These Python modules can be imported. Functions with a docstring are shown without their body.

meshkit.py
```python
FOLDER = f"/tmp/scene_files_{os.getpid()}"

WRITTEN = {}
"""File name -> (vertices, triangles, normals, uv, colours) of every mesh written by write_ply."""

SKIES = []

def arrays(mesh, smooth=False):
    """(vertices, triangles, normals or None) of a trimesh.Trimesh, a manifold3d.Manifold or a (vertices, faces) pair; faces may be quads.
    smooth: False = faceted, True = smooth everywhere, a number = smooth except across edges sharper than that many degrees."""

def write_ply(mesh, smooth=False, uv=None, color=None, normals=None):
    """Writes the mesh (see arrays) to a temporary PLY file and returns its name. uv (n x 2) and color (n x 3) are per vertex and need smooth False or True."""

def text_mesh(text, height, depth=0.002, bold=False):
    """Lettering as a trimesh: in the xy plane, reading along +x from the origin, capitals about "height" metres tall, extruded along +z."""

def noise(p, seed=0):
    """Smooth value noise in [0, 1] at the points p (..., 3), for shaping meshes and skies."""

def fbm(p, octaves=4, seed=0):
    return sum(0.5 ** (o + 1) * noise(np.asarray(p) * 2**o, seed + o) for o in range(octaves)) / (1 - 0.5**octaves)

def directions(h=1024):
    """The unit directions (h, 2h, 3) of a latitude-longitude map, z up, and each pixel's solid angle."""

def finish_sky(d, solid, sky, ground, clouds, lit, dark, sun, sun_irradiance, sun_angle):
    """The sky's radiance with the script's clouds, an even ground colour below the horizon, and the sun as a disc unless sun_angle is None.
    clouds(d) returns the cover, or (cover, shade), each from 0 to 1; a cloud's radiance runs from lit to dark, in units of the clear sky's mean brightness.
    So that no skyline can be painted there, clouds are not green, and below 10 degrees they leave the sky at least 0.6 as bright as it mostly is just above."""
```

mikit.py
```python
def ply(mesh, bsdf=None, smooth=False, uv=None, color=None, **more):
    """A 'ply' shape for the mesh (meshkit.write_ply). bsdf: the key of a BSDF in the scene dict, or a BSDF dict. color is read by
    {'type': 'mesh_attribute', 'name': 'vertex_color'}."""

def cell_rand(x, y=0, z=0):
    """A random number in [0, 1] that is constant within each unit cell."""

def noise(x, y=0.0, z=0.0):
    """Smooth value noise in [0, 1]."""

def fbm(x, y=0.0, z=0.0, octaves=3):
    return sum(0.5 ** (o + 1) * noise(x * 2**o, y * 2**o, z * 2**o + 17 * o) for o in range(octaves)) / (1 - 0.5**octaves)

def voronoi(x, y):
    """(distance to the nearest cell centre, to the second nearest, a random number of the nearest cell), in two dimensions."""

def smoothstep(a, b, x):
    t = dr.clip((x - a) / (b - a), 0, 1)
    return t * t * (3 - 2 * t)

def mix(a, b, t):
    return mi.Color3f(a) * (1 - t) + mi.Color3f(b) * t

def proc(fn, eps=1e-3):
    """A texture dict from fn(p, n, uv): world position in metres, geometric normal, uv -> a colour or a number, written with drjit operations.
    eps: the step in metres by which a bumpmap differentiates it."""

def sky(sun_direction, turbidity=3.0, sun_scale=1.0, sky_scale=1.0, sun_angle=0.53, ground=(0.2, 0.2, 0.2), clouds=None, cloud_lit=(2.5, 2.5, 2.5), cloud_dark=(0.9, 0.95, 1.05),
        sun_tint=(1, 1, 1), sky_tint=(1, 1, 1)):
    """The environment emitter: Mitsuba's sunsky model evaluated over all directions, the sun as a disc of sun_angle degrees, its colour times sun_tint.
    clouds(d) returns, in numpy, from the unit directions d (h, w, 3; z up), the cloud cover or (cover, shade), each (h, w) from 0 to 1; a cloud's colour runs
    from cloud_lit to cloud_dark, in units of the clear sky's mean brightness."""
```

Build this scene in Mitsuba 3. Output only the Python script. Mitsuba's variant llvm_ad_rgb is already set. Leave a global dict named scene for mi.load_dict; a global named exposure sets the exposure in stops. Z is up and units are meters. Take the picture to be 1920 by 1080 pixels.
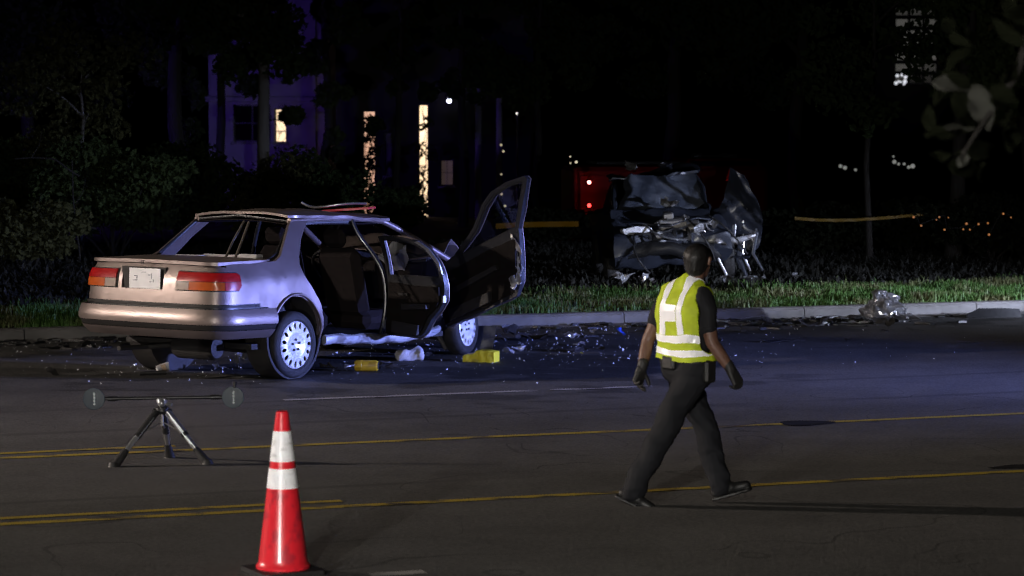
import math, random
import numpy as np, trimesh, drjit as dr, mitsuba as mi
import manifold3d as m3
from manifold3d import Manifold, CrossSection
import shapely.geometry as sg
import mikit
from mikit import noise, fbm, voronoi, cell_rand, smoothstep, mix, proc

rng = np.random.default_rng(7)
random.seed(7)
T = mi.ScalarTransform4f
scene, labels = {}, {}
A = np.array

# ------------------------------------------------------------------ camera
W, H, F = 1920, 1080, 5000.0
CAM = A([0, 0, 2.6])
PITCH = math.atan(340 / F)
FWD = A([0, math.cos(PITCH), -math.sin(PITCH)])
UP = A([0, math.sin(PITCH), math.cos(PITCH)])
RIGHT = A([1.0, 0, 0])
scene['camera'] = {'type': 'thinlens', 'aperture_radius': 0.015, 'focus_distance': 23.5, 'fov': math.degrees(2 * math.atan(W / 2 / F)), 'fov_axis': 'x', 'near_clip': 0.1, 'far_clip': 2000.0,
                   'to_world': T().look_at(origin=CAM.tolist(), target=(CAM + FWD).tolist(), up=[0, 0, 1])}
# ------------------------------------------------------------------ night sky, exposure
scene['sky'] = {**mikit.sky([0.3, 0.8, 0.12], turbidity=3, sun_scale=0.0, sky_scale=0.00012, ground=(0.05, 0.05, 0.05), sky_tint=(1.0, 0.95, 0.9)), 'sampling_weight': 1.0}
exposure = 0.0


def ray(u, v):
    d = FWD * F + RIGHT * (u - W / 2) + UP * (H / 2 - v)
    return d / np.linalg.norm(d)


def G(u, v, z=0.0):
    """The point of the level z seen at the photograph's pixel."""
    d = ray(u, v)
    return CAM + d * ((z - CAM[2]) / d[2])


def at(u, v, Y):
    """The point at the distance Y along y seen at the photograph's pixel."""
    d = ray(u, v)
    return CAM + d * (Y / d[1])


# ------------------------------------------------------------------ naming
def unique(key):
    if key not in scene and key not in labels:
        return key
    n = 1
    while f'{key}_{n:03d}' in scene or f'{key}_{n:03d}' in labels:
        n += 1
    return f'{key}_{n:03d}'


def thing(name, label, cat, group=None):
    key = unique(name)
    labels[key] = {'label': label, 'category': cat}
    if group:
        labels[key]['group'] = group
    return key


def put(name, mesh, bsdf, parent=None, smooth=False, label=None, kind=None, **more):
    key = unique(f'{parent}__{name}' if parent else name)
    scene[key] = mikit.ply(mesh, bsdf, smooth=smooth, **more)
    if label or kind:
        labels.setdefault(key, {})
        if label:
            labels[key]['label'] = label
        if kind:
            labels[key]['kind'] = kind
    return key


def single(name, mesh, bsdf, label, cat, group=None, smooth=False, kind=None, **more):
    key = thing(name, label, cat, group)
    if kind:
        labels[key]['kind'] = kind
    scene[key] = mikit.ply(mesh, bsdf, smooth=smooth, **more)
    return key


# ------------------------------------------------------------------ mesh helpers
def tm(x):
    if hasattr(x, 'to_mesh'):
        m = x.to_mesh()
        return trimesh.Trimesh(m.vert_properties[:, :3], m.tri_verts, process=False)
    return x


def cat(*ms):
    ms = [tm(m) for m in (ms[0] if len(ms) == 1 and isinstance(ms[0], list) else ms)]
    v, f, n = [], [], 0
    for m in ms:
        v.append(np.asarray(m.vertices)); f.append(np.asarray(m.faces) + n); n += len(m.vertices)
    return trimesh.Trimesh(np.vstack(v), np.vstack(f), process=False)


def box(size, centre=(0, 0, 0), bevel=0.0, rot=None):
    s = A(size, float)
    if bevel > 0:
        b = min(bevel, s.min() / 2.01)
        o = s / 2 - b
        P = []
        for i in (-1, 1):
            for j in (-1, 1):
                for k in (-1, 1):
                    c = A([i, j, k]) * o
                    P += [c + A([i * b, 0, 0]), c + A([0, j * b, 0]), c + A([0, 0, k * b])]
        m = trimesh.Trimesh(*(lambda q: (q.vert_properties[:, :3], q.tri_verts))(Manifold.hull_points(np.array(P)).to_mesh()), process=False)
    else:
        m = trimesh.creation.box(s)
    if rot is not None:
        m.apply_transform(np.block([[rot, np.zeros((3, 1))], [np.zeros((1, 3)), 1]]))
    m.apply_translation(centre)
    return m


def rz(a):
    c, s = math.cos(a), math.sin(a)
    return A([[c, -s, 0], [s, c, 0], [0, 0, 1.0]])


def rx(a):
    c, s = math.cos(a), math.sin(a)
    return A([[1.0, 0, 0], [0, c, -s], [0, s, c]])


def ry(a):
    c, s = math.cos(a), math.sin(a)
    return A([[c, 0, s], [0, 1.0, 0], [-s, 0, c]])


def tube(points, radii, sides=10, flat=1.0, cap=True):
    """A swept tube; flat scales the section's second axis."""
    p = A(points, float)
    r = np.broadcast_to(A(radii, float), (len(p),))
    t = np.gradient(p, axis=0)
    t /= np.linalg.norm(t, axis=1, keepdims=True) + 1e-12
    ref = A([0, 0, 1.0]) if abs(t[:, 2]).mean() < 0.8 else A([0, 1.0, 0])
    a = np.cross(t, ref); a /= np.linalg.norm(a, axis=1, keepdims=True) + 1e-12
    b = np.cross(a, t)
    g = np.arange(sides) * 2 * np.pi / sides
    v = p[:, None] + r[:, None, None] * (np.cos(g)[None, :, None] * a[:, None] * flat + np.sin(g)[None, :, None] * b[:, None])
    n = len(p)
    i, j = np.meshgrid(np.arange(n - 1), np.arange(sides), indexing='ij')
    q = np.stack([i * sides + j, i * sides + (j + 1) % sides, (i + 1) * sides + (j + 1) % sides, (i + 1) * sides + j], -1).reshape(-1, 4)
    f = np.vstack([q[:, [0, 1, 2]], q[:, [0, 2, 3]]])
    v = v.reshape(-1, 3)
    if cap:
        v = np.vstack([v, p[:1], p[-1:]])
        k = np.arange(sides)
        f = np.vstack([f, np.stack([k * 0 + n * sides, (k + 1) % sides, k], 1), np.stack([k * 0 + n * sides + 1, (n - 1) * sides + k, (n - 1) * sides + (k + 1) % sides], 1)])
    m = trimesh.Trimesh(v, f, process=False)
    if m.volume < 0:
        m.invert()
    return m


def lathe(profile, n=40):
    return trimesh.creation.revolve(A(profile, float), sections=n)


def slab(poly, t, step=0.06, holes=()):
    """A plate cut from an outline, in (a, b, depth 0..t), refined so that it can be bent."""
    P = sg.Polygon(poly, holes)
    P = sg.polygon.orient(P)
    cs = CrossSection([A(P.exterior.coords)[:-1]] + [A(h.coords)[:-1] for h in P.interiors], m3.FillRule.EvenOdd)
    return tm(cs.extrude(t).refine_to_length(step))


def warp(mesh, fn):
    m = mesh.copy()
    m.vertices = fn(np.asarray(m.vertices))
    if m.volume < 0:
        m.invert()
    return m


def xf(mesh, R=None, t=(0, 0, 0)):
    m = tm(mesh).copy()
    v = np.asarray(m.vertices)
    m.vertices = (v @ R.T if R is not None else v) + A(t)
    return m


def lump(v, amp, freq, seed=0):
    """Smooth pseudo-noise displacement vectors for vertices."""
    r = np.random.default_rng(seed)
    out = np.zeros_like(v)
    for o in range(3):
        k = r.normal(size=(6, 3)) * freq * 2**o
        ph = r.uniform(0, 6.28, (6, 3))
        for i in range(6):
            out += np.sin(v @ k[i][:, None] + ph[i]) * amp / 2.4 / 2**o * r.normal(size=3)
    return out


def crumple(mesh, amp, freq=9.0, seed=0):
    m = mesh.copy()
    m.vertices = np.asarray(m.vertices) + lump(np.asarray(m.vertices), amp, freq, seed)
    return m


def sheet(w, h, n=9, t=0.004):
    """A small bendable metal sheet centred at the origin."""
    return xf(slab([(-w / 2, -h / 2), (w / 2, -h / 2), (w / 2, h / 2), (-w / 2, h / 2)], t, min(w, h) / n * 2), None)


def shard(w, h, amp, seed, t=0.004):
    """An irregular torn piece of sheet, crumpled."""
    r = np.random.default_rng(seed)
    k = 9
    g = np.sort(r.uniform(0, 6.28, k))
    q = [(w / 2 * math.cos(a) * (0.6 + 0.4 * r.random()), h / 2 * math.sin(a) * (0.6 + 0.4 * r.random())) for a in g]
    P = sg.Polygon(q).buffer(0.002)
    if P.geom_type != 'Polygon' or P.area < 0.2 * w * h * 0.5:
        P = sg.Polygon([(w / 2 * math.cos(a), h / 2 * math.sin(a)) for a in np.arange(7) * 0.898])
    m = slab(list(P.exterior.coords)[:-1], t, max(w, h) / 9)
    return crumple(m, amp, 5.0 / max(w, h), seed)


def rand_rot(r):
    q = r.normal(size=4); q /= np.linalg.norm(q)
    return trimesh.transformations.quaternion_matrix(q)[:3, :3]


def rest(mesh, p, R=None, z=None):
    """Sets a mesh on the level p[2] (or z) under p."""
    m = xf(mesh, R)
    lo = m.bounds[0][2]
    m.apply_translation([p[0], p[1], (p[2] if z is None else z) - lo])
    return m


# ------------------------------------------------------------------ materials
def pr(name, base, rough=0.6, metallic=0.0, spec=0.5, clearcoat=0.0, two=True, bump=None, **k):
    d = {'type': 'principled', 'base_color': base if isinstance(base, dict) else {'type': 'rgb', 'value': list(base)}, 'roughness': rough, 'metallic': metallic, 'specular': spec, **k}
    if clearcoat:
        d.update(clearcoat=clearcoat, clearcoat_gloss=0.92)
    if bump:
        d = {'type': 'bumpmap', 'arbitrary': bump[0], 'scale': bump[1], 'bsdf': d}
    scene[name] = {'type': 'twosided', 'bsdf': d} if two else d
    return name


def asphalt(p, n, uv):
    big = fbm(p.x * 0.35, p.y * 0.9, 3.0, 4)
    mid = fbm(p.x * 3.1, p.y * 3.1, 9.0, 3)
    fine = cell_rand(p.x * 55, p.y * 55, 1)
    v = 0.078 + 0.026 * (big - 0.5) + 0.022 * (mid - 0.5) + 0.026 * (fine - 0.5)
    # wheel-polished lanes run along the road
    a = p.y * 0.942 - p.x * 0.335
    v = v * (0.93 + 0.1 * noise(a * 1.3, 0.5, 0))
    # tyre marks that bend across the lanes, and the oily strip between the wheel tracks
    sk = a + 0.5 * noise(p.x * 0.25, 3.0, 7) - 0.04 * p.x
    for c0, w0 in ((21.6, 0.10), (23.2, 0.09), (17.9, 0.07)):
        v = v * (1 - 0.30 * smoothstep(w0, w0 * 0.4, dr.abs(sk - c0)) * smoothstep(0.35, 0.6, noise(p.x * 0.5, c0, 2)) * (0.6 + 0.4 * fine))
    for c0 in (17.2, 20.6, 24.6):
        v = v * (1 - 0.14 * smoothstep(0.5, 0.1, dr.abs(a - c0 + 0.3 * mid)))
    # crack sealer and cracks
    c = dr.abs(noise(p.x * 0.6 + 1.5 * noise(p.x * 2.1, p.y * 2.1, 5), p.y * 0.6, 2) - 0.5)
    v = v * (1 - 0.35 * (1 - smoothstep(0.004, 0.010, c)))
    # spilled fluids, in an area of its own round the wrecked car and along the gutter
    s = fbm(p.x * 1.1 + 4, p.y * 1.6, 1.0, 4)
    near = smoothstep(6.5, 2.5, dr.sqrt(dr.square(p.x + 1.2) + dr.square((p.y - 26.6) * 1.2)))
    gut = smoothstep(1.6, 0.3, dr.abs(a - 28.6)) * smoothstep(-3.0, 1.0, p.x)
    wet = smoothstep(0.50, 0.62, s + 0.22 * near + 0.16 * gut - 0.16)
    v = v * (1 - 0.5 * wet * (0.15 + 0.85 * dr.maximum(near, gut)))
    return mi.Color3f(v * 1.03, v, v * 0.955)


pr('m_asphalt', proc(asphalt), 0.62, spec=0.35, bump=(proc(lambda p, n, uv: noise(p.x * 70, p.y * 70, 0) + 0.5 * noise(p.x * 170, p.y * 170, 4)), 0.004))
pr('m_yellow_line', proc(lambda p, n, uv: mix((0.30, 0.21, 0.03), (0.07, 0.06, 0.045), smoothstep(0.52, 0.72, fbm(p.x * 4, p.y * 9, 0, 4)))), 0.6)
pr('m_white_line', proc(lambda p, n, uv: mix((0.27, 0.26, 0.25), (0.07, 0.068, 0.065), smoothstep(0.50, 0.70, fbm(p.x * 4, p.y * 9, 8, 4)))), 0.6)
pr('m_concrete', proc(lambda p, n, uv: mix((0.27, 0.26, 0.25), (0.08, 0.076, 0.07), fbm(p.x * 2.2, p.y * 2.2, p.z * 6, 4) * 0.9)), 0.8)
pr('m_soil', proc(lambda p, n, uv: mix((0.045, 0.038, 0.026), (0.02, 0.022, 0.013), fbm(p.x * 1.4, p.y * 1.4, 0, 4))), 0.9)
pr('m_tar', (0.012, 0.012, 0.013), 0.5)


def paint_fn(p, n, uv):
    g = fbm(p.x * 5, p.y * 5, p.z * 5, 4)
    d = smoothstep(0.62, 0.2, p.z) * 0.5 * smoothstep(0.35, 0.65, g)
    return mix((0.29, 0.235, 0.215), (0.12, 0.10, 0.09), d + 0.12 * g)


pr('m_silver_paint', proc(paint_fn), 0.42, metallic=0.72, clearcoat=0.4)
pr('m_scrap', proc(lambda p, n, uv: mix((0.55, 0.56, 0.58), (0.22, 0.2, 0.19), smoothstep(0.4, 0.7, fbm(p.x * 9, p.y * 9, p.z * 9, 3)))), 0.3, metallic=0.55, clearcoat=0.5)
pr('m_black_plastic', (0.014, 0.014, 0.015), 0.42)
pr('m_trim_grey', (0.022, 0.020, 0.019), 0.55, spec=0.3)
pr('m_interior', proc(lambda p, n, uv: mix((0.006, 0.0045, 0.004), (0.011, 0.008, 0.007), fbm(p.x * 14, p.y * 14, p.z * 14, 3))), 0.8, spec=0.15)
pr('m_seat', proc(lambda p, n, uv: mix((0.010, 0.008, 0.008), (0.018, 0.014, 0.014), fbm(p.x * 30, p.y * 30, p.z * 30, 3))), 0.9, spec=0.1)
pr('m_under', (0.022, 0.02, 0.019), 0.7)
pr('m_steel', (0.32, 0.31, 0.30), 0.4, metallic=0.8)
pr('m_bright_steel', (0.72, 0.73, 0.75), 0.25, metallic=0.9)
pr('m_tyre', proc(lambda p, n, uv: mix((0.013, 0.013, 0.013), (0.03, 0.028, 0.026), fbm(p.x * 18, p.y * 18, p.z * 18, 3))), 0.75)
pr('m_rim', proc(lambda p, n, uv: mix((0.84, 0.85, 0.88), (0.5, 0.49, 0.48), smoothstep(0.5, 0.8, fbm(p.x * 16, p.y * 16, p.z * 16, 3)))), 0.35, metallic=0.2, clearcoat=0.5)
pr('m_lens_red', (0.34, 0.006, 0.007), 0.2, clearcoat=1.0)
pr('m_lens_amber', (0.46, 0.085, 0.012), 0.2, clearcoat=1.0)
pr('m_lens_clear', (0.32, 0.25, 0.21), 0.2, clearcoat=1.0)
pr('m_plate', (0.86, 0.86, 0.88), 0.35)
pr('m_mark_grey', (0.30, 0.31, 0.36), 0.5)
scene['m_pane'] = {'type': 'thindielectric'}
pr('m_red_plastic', (0.45, 0.03, 0.02), 0.35, clearcoat=0.5)
pr('m_cone', proc(lambda p, n, uv: mix((0.74, 0.018, 0.032), (0.50, 0.02, 0.035), smoothstep(0.5, 0.72, fbm(p.x * 16, p.y * 16, p.z * 9, 4)))), 0.34, clearcoat=0.6)
pr('m_reflective', proc(lambda p, n, uv: mix((0.93, 0.93, 0.95), (0.55, 0.54, 0.55), smoothstep(0.55, 0.85, fbm(p.x * 22, p.y * 22, p.z * 30, 4)))), 0.4, clearcoat=0.5)
pr('m_rubber', (0.016, 0.015, 0.015), 0.6)
pr('m_vest', proc(lambda p, n, uv: mix((0.50, 0.62, 0.015), (0.38, 0.46, 0.015), fbm(p.x * 22, p.y * 22, p.z * 22, 3))), 0.7)
pr('m_tape', (0.93, 0.93, 0.95), 0.4, clearcoat=0.5)
pr('m_skin', proc(lambda p, n, uv: mix((0.15, 0.075, 0.05), (0.11, 0.055, 0.036), fbm(p.x * 20, p.y * 20, p.z * 20, 3))), 0.5)
pr('m_shirt', (0.005, 0.005, 0.007), 0.85)
pr('m_trousers', proc(lambda p, n, uv: mix((0.0085, 0.009, 0.0115), (0.0125, 0.013, 0.0155), fbm(p.x * 16, p.y * 16, p.z * 9, 3))), 0.8, spec=0.25)
pr('m_boot', (0.010, 0.010, 0.010), 0.5)
pr('m_shaded_frame', (0.018, 0.018, 0.02), 0.35, clearcoat=0.6)  # door frames and centre pillar darkened: their shade is put into the colour
pr('m_dull_rim', (0.05, 0.05, 0.055), 0.4)
pr('m_hair', (0.008, 0.007, 0.007), 0.5)
pr('m_navy_paint', proc(lambda p, n, uv: mix((0.035, 0.042, 0.062), (0.02, 0.022, 0.03), fbm(p.x * 6, p.y * 6, p.z * 6, 3))), 0.35, metallic=0.2, clearcoat=0.9)
pr('m_cracked_glass', proc(lambda p, n, uv: mix((0.055, 0.065, 0.09), (0.12, 0.135, 0.17), smoothstep(0.35, 0.65, fbm(p.x * 4 + p.z * 2, p.z * 7, p.y * 4, 4)))), 0.35)
pr('m_red_paint', (0.15, 0.006, 0.006), 0.7, spec=0.1)
pr('m_dark_glass', (0.003, 0.003, 0.004), 0.6, spec=0.03)
pr('m_bark', proc(lambda p, n, uv: mix((0.022, 0.019, 0.016), (0.01, 0.009, 0.008), fbm(p.x * 9, p.y * 9, p.z * 2.5, 4))), 0.9)
pr('m_pale_bark', proc(lambda p, n, uv: mix((0.13, 0.125, 0.115), (0.06, 0.055, 0.05), fbm(p.x * 7, p.y * 7, p.z * 2.5, 4))), 0.9)
for nm, c in (('m_leaf_dark', (0.03, 0.045, 0.018)), ('m_leaf_mid', (0.045, 0.062, 0.024)), ('m_leaf_olive', (0.06, 0.062, 0.026)), ('m_leaf_pale', (0.075, 0.076, 0.066)), ('m_leaf_shaded', (0.012, 0.014, 0.008))):  # the last colour is near black: shade put into the leaves
    scene[nm] = {'type': 'principledthin', 'base_color': {'type': 'rgb', 'value': list(c)}, 'roughness': 0.5, 'diff_trans': 0.5, 'spec_trans': 0.0}
pr('m_grass', proc(lambda p, n, uv: mix((0.07, 0.155, 0.03), (0.16, 0.17, 0.07), smoothstep(0.42, 0.72, fbm(p.x * 2.3, p.y * 2.3, 0, 4)))), 0.6)
pr('m_litter', proc(lambda p, n, uv: mix((0.014, 0.013, 0.009), (0.008, 0.009, 0.005), noise(p.x * 7, p.y * 7, 0))), 0.8)
pr('m_stucco', proc(lambda p, n, uv: mix((0.30, 0.28, 0.31), (0.2, 0.19, 0.21), fbm(p.x * 3, p.y * 3, p.z * 3, 4))), 0.85)
pr('m_dim_wall', proc(lambda p, n, uv: mix((0.022, 0.019, 0.018), (0.014, 0.013, 0.012), fbm(p.x * 3, p.y * 3, p.z * 3, 4))), 0.85)
pr('m_window_frame', (0.10, 0.095, 0.09), 0.6)
pr('m_yellow_plastic', proc(lambda p, n, uv: mix((0.70, 0.60, 0.03), (0.42, 0.34, 0.03), smoothstep(0.55, 0.75, fbm(p.x * 14, p.y * 14, p.z * 14, 3)))), 0.45)
pr('m_amber_plastic', proc(lambda p, n, uv: mix((0.55, 0.36, 0.02), (0.35, 0.21, 0.02), smoothstep(0.55, 0.75, fbm(p.x * 14, p.y * 14, p.z * 14, 3)))), 0.45)
pr('m_caution_dim', (0.15, 0.09, 0.008), 0.6)  # darker copy of the tape colour, for its dimly lit strip
pr('m_caution_lit', (0.9, 0.5, 0.02), 0.5)  # brighter copy of the tape colour: light on the left strip put in
pr('m_white_cloth', proc(lambda p, n, uv: mix((0.5, 0.49, 0.5), (0.34, 0.33, 0.34), fbm(p.x * 10, p.y * 10, p.z * 10, 3))), 0.8)
pr('m_foil', (0.78, 0.78, 0.82), 0.22, metallic=0.85)
pr('m_chrome', (0.9, 0.9, 0.92), 0.16, metallic=1.0)
pr('m_glass_bits', (0.75, 0.78, 0.82), 0.18, spec=0.9, clearcoat=1.0)
pr('m_disc', (0.028, 0.045, 0.062), 0.5)
pr('m_disc_mark', (0.55, 0.60, 0.62), 0.5)
pr('m_carbon', (0.016, 0.016, 0.018), 0.4)
pr('m_tan', (0.42, 0.30, 0.20), 0.6)
pr('m_dull_tan', (0.10, 0.085, 0.07), 0.7)
pr('m_blue_shard', (0.03, 0.09, 0.6), 0.25, clearcoat=1.0)  # blue base colour for the small piece that glints blue
pr('m_lamp_body', (0.05, 0.05, 0.05), 0.5)


def lamp(rgb, weight=0.05):
    return {'emitter': {'type': 'area', 'radiance': {'type': 'rgb', 'value': list(map(float, rgb))}, 'sampling_weight': float(weight)}}


# ------------------------------------------------------------------ unseen lamps, all out of view, placed for the light and shadows they give
def quad_lens(c, d, w, h):
    """A lamp's lens: a flat rectangle at c that faces d."""
    d = A(d, float) / np.linalg.norm(d)
    a = np.cross([0, 0, 1.0], d); a /= np.linalg.norm(a)
    b = np.cross(d, a)
    c = A(c, float)
    return trimesh.Trimesh([c - a * w / 2 - b * h / 2, c + a * w / 2 - b * h / 2, c + a * w / 2 + b * h / 2, c - a * w / 2 + b * h / 2], [[0, 1, 2], [0, 2, 3]], process=False), a, b, d


def unseen_floodlight(name, label, p, target, w, h, rgb, weight, hood=0.18, visor=0.0):  # hood and visor shape the beam of an unseen lamp
    t = thing(name, label, 'unseen_floodlight')
    p = A(p, float)
    lens, a, b, d = quad_lens(p, A(target) - p, w, h)
    put('lens', lens, 'm_lens_clear', t, **lamp(rgb, weight))
    R = np.stack([a, b, d], 1)
    parts = [box([w + 0.06, h + 0.06, 0.10], [0, 0, -0.06])]
    for s in (-1, 1):
        parts.append(box([0.02, h + 0.04, hood], [s * (w / 2 + 0.02), 0, hood / 2 - 0.01]))
        parts.append(box([w + 0.08, 0.02, hood], [0, s * (h / 2 + 0.03), hood / 2 - 0.01]))
    if visor:
        parts.append(box([w + 0.7, 0.012, visor], [0, h / 2 + 0.035, visor / 2 - 0.01]))
    put('housing', xf(cat(parts), R, p), 'm_lamp_body', t)
    put('pole', tube([[p[0], p[1], 0], [p[0], p[1], p[2] - h / 2 - 0.02]] if p[2] < 3 else [[p[0] - d[0] * 0.12, p[1] - d[1] * 0.12, 0], [p[0] - d[0] * 0.12, p[1] - d[1] * 0.12, p[2] - h / 2]], 0.03), 'm_lamp_body', t)
    for k in range(3):
        g = k * 2.094 + 0.4
        put('leg', tube([[p[0] - d[0] * 0.12 * (p[2] >= 3), p[1] - d[1] * 0.12 * (p[2] >= 3), 0.5], [p[0] + 0.5 * math.cos(g), p[1] + 0.5 * math.sin(g), 0.02]], 0.018), 'm_lamp_body', t)


K_LEFT, K_RIGHT, K_STREET, K_BLUE, K_FRONT, K_VERGE = 6200.0, 25000.0, 5600.0, 1900.0, 3100.0, 13500.0  # strengths of the unseen lamps, set for the light they throw
unseen_floodlight('unseen_floodlight', 'unseen tall mast lamp at the left, lights the road and the tail of the silver car', (-20.0, 20.9, 6.2), (0.0, 20.6, 0.4), 0.5, 0.4, A([1.0, 0.85, 0.74]) * K_LEFT, 4, 0.8)
unseen_floodlight('unseen_floodlight', 'unseen low blue lamp at the right, lights the flank of the silver car', (10.5, 23.0, 1.0), (-1.5, 26.3, 0.6), 0.4, 0.12, A([0.25, 0.32, 1.0]) * K_RIGHT, 5, 0.5, 0.9)
unseen_floodlight('unseen_floodlight', 'unseen low white lamp at the right, lights the grass, kerb and crushed car', (12.5, 29.5, 1.1), (2.5, 36.5, 0.5), 0.4, 0.12, A([0.66, 0.73, 1.0]) * K_VERGE, 5, 0.6, 0.9)
unseen_floodlight('unseen_floodlight', 'unseen blue lamp left of the trees, lights the pale building', (-13.0, 46.0, 1.9), (-5.6, 62.0, 2.2), 0.3, 0.2, A([0.2, 0.09, 1.0]) * K_BLUE, 1, 0.35)
unseen_floodlight('unseen_floodlight', 'unseen low white lamp at the left foreground, lights the cone and the vest', (-3.6, 4.6, 0.8), (0.6, 17.0, 0.7), 0.3, 0.25, A([1.0, 0.95, 0.9]) * K_FRONT, 3, 0.3)
sl = thing('unseen_street_lamp', 'unseen street lamp behind the viewer, lights the road evenly', 'street lamp')
put('pole', tube([[-3.6, -7.5, 0], [-3.6, -7.5, 5], [-3.6, -7.3, 8.2], [-3.4, -6.2, 8.9], [-3.2, -5.2, 8.95]], [0.09, 0.075, 0.06, 0.05, 0.045], 12), 'm_steel', sl)
put('head', box([0.36, 0.8, 0.12], [-3.15, -4.9, 8.98], 0.04), 'm_lamp_body', sl)
put('lens', quad_lens([-3.15, -4.46, 8.90], [0.10, 0.93, -0.36], 0.4, 0.08)[0], 'm_lens_clear', sl, **lamp(A([1.0, 0.95, 0.84]) * K_STREET, 4))
put('visor', trimesh.convex.convex_hull(A([[x, y, z] for x in (-3.75, -2.4) for y, z in ((-4.47, 8.955), (-4.47, 8.975), (-3.36, 8.735), (-3.36, 8.755))])), 'm_lamp_body', sl)  # visor shaped to keep this unseen lamp off the trees

# ------------------------------------------------------------------ ground, road, markings
E = A([0.942, 0.335, 0.0]); E /= np.linalg.norm(E)
N = A([-E[1], E[0], 0.0])


def off(v0):
    return float(G(0, v0) @ N)


def road_quad(t0, t1, s0, s1, z, n=1):
    """A strip along the road from offset t0 to t1, between stations s0 and s1."""
    v, f = [], []
    for i in range(n + 1):
        s = s0 + (s1 - s0) * i / n
        v += [E * s + N * t0 + [0, 0, z], E * s + N * t1 + [0, 0, z]]
    for i in range(n):
        f += [[2 * i, 2 * i + 2, 2 * i + 3], [2 * i, 2 * i + 3, 2 * i + 1]]
    return trimesh.Trimesh(v, f, process=False)


KERB = off(640)
put('ground', road_quad(-400, 700, -600, 600, -0.03), 'm_soil', kind='structure')
put('road', road_quad(10.3, KERB, -200, 260, 0.0), 'm_asphalt', kind='structure')
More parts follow.
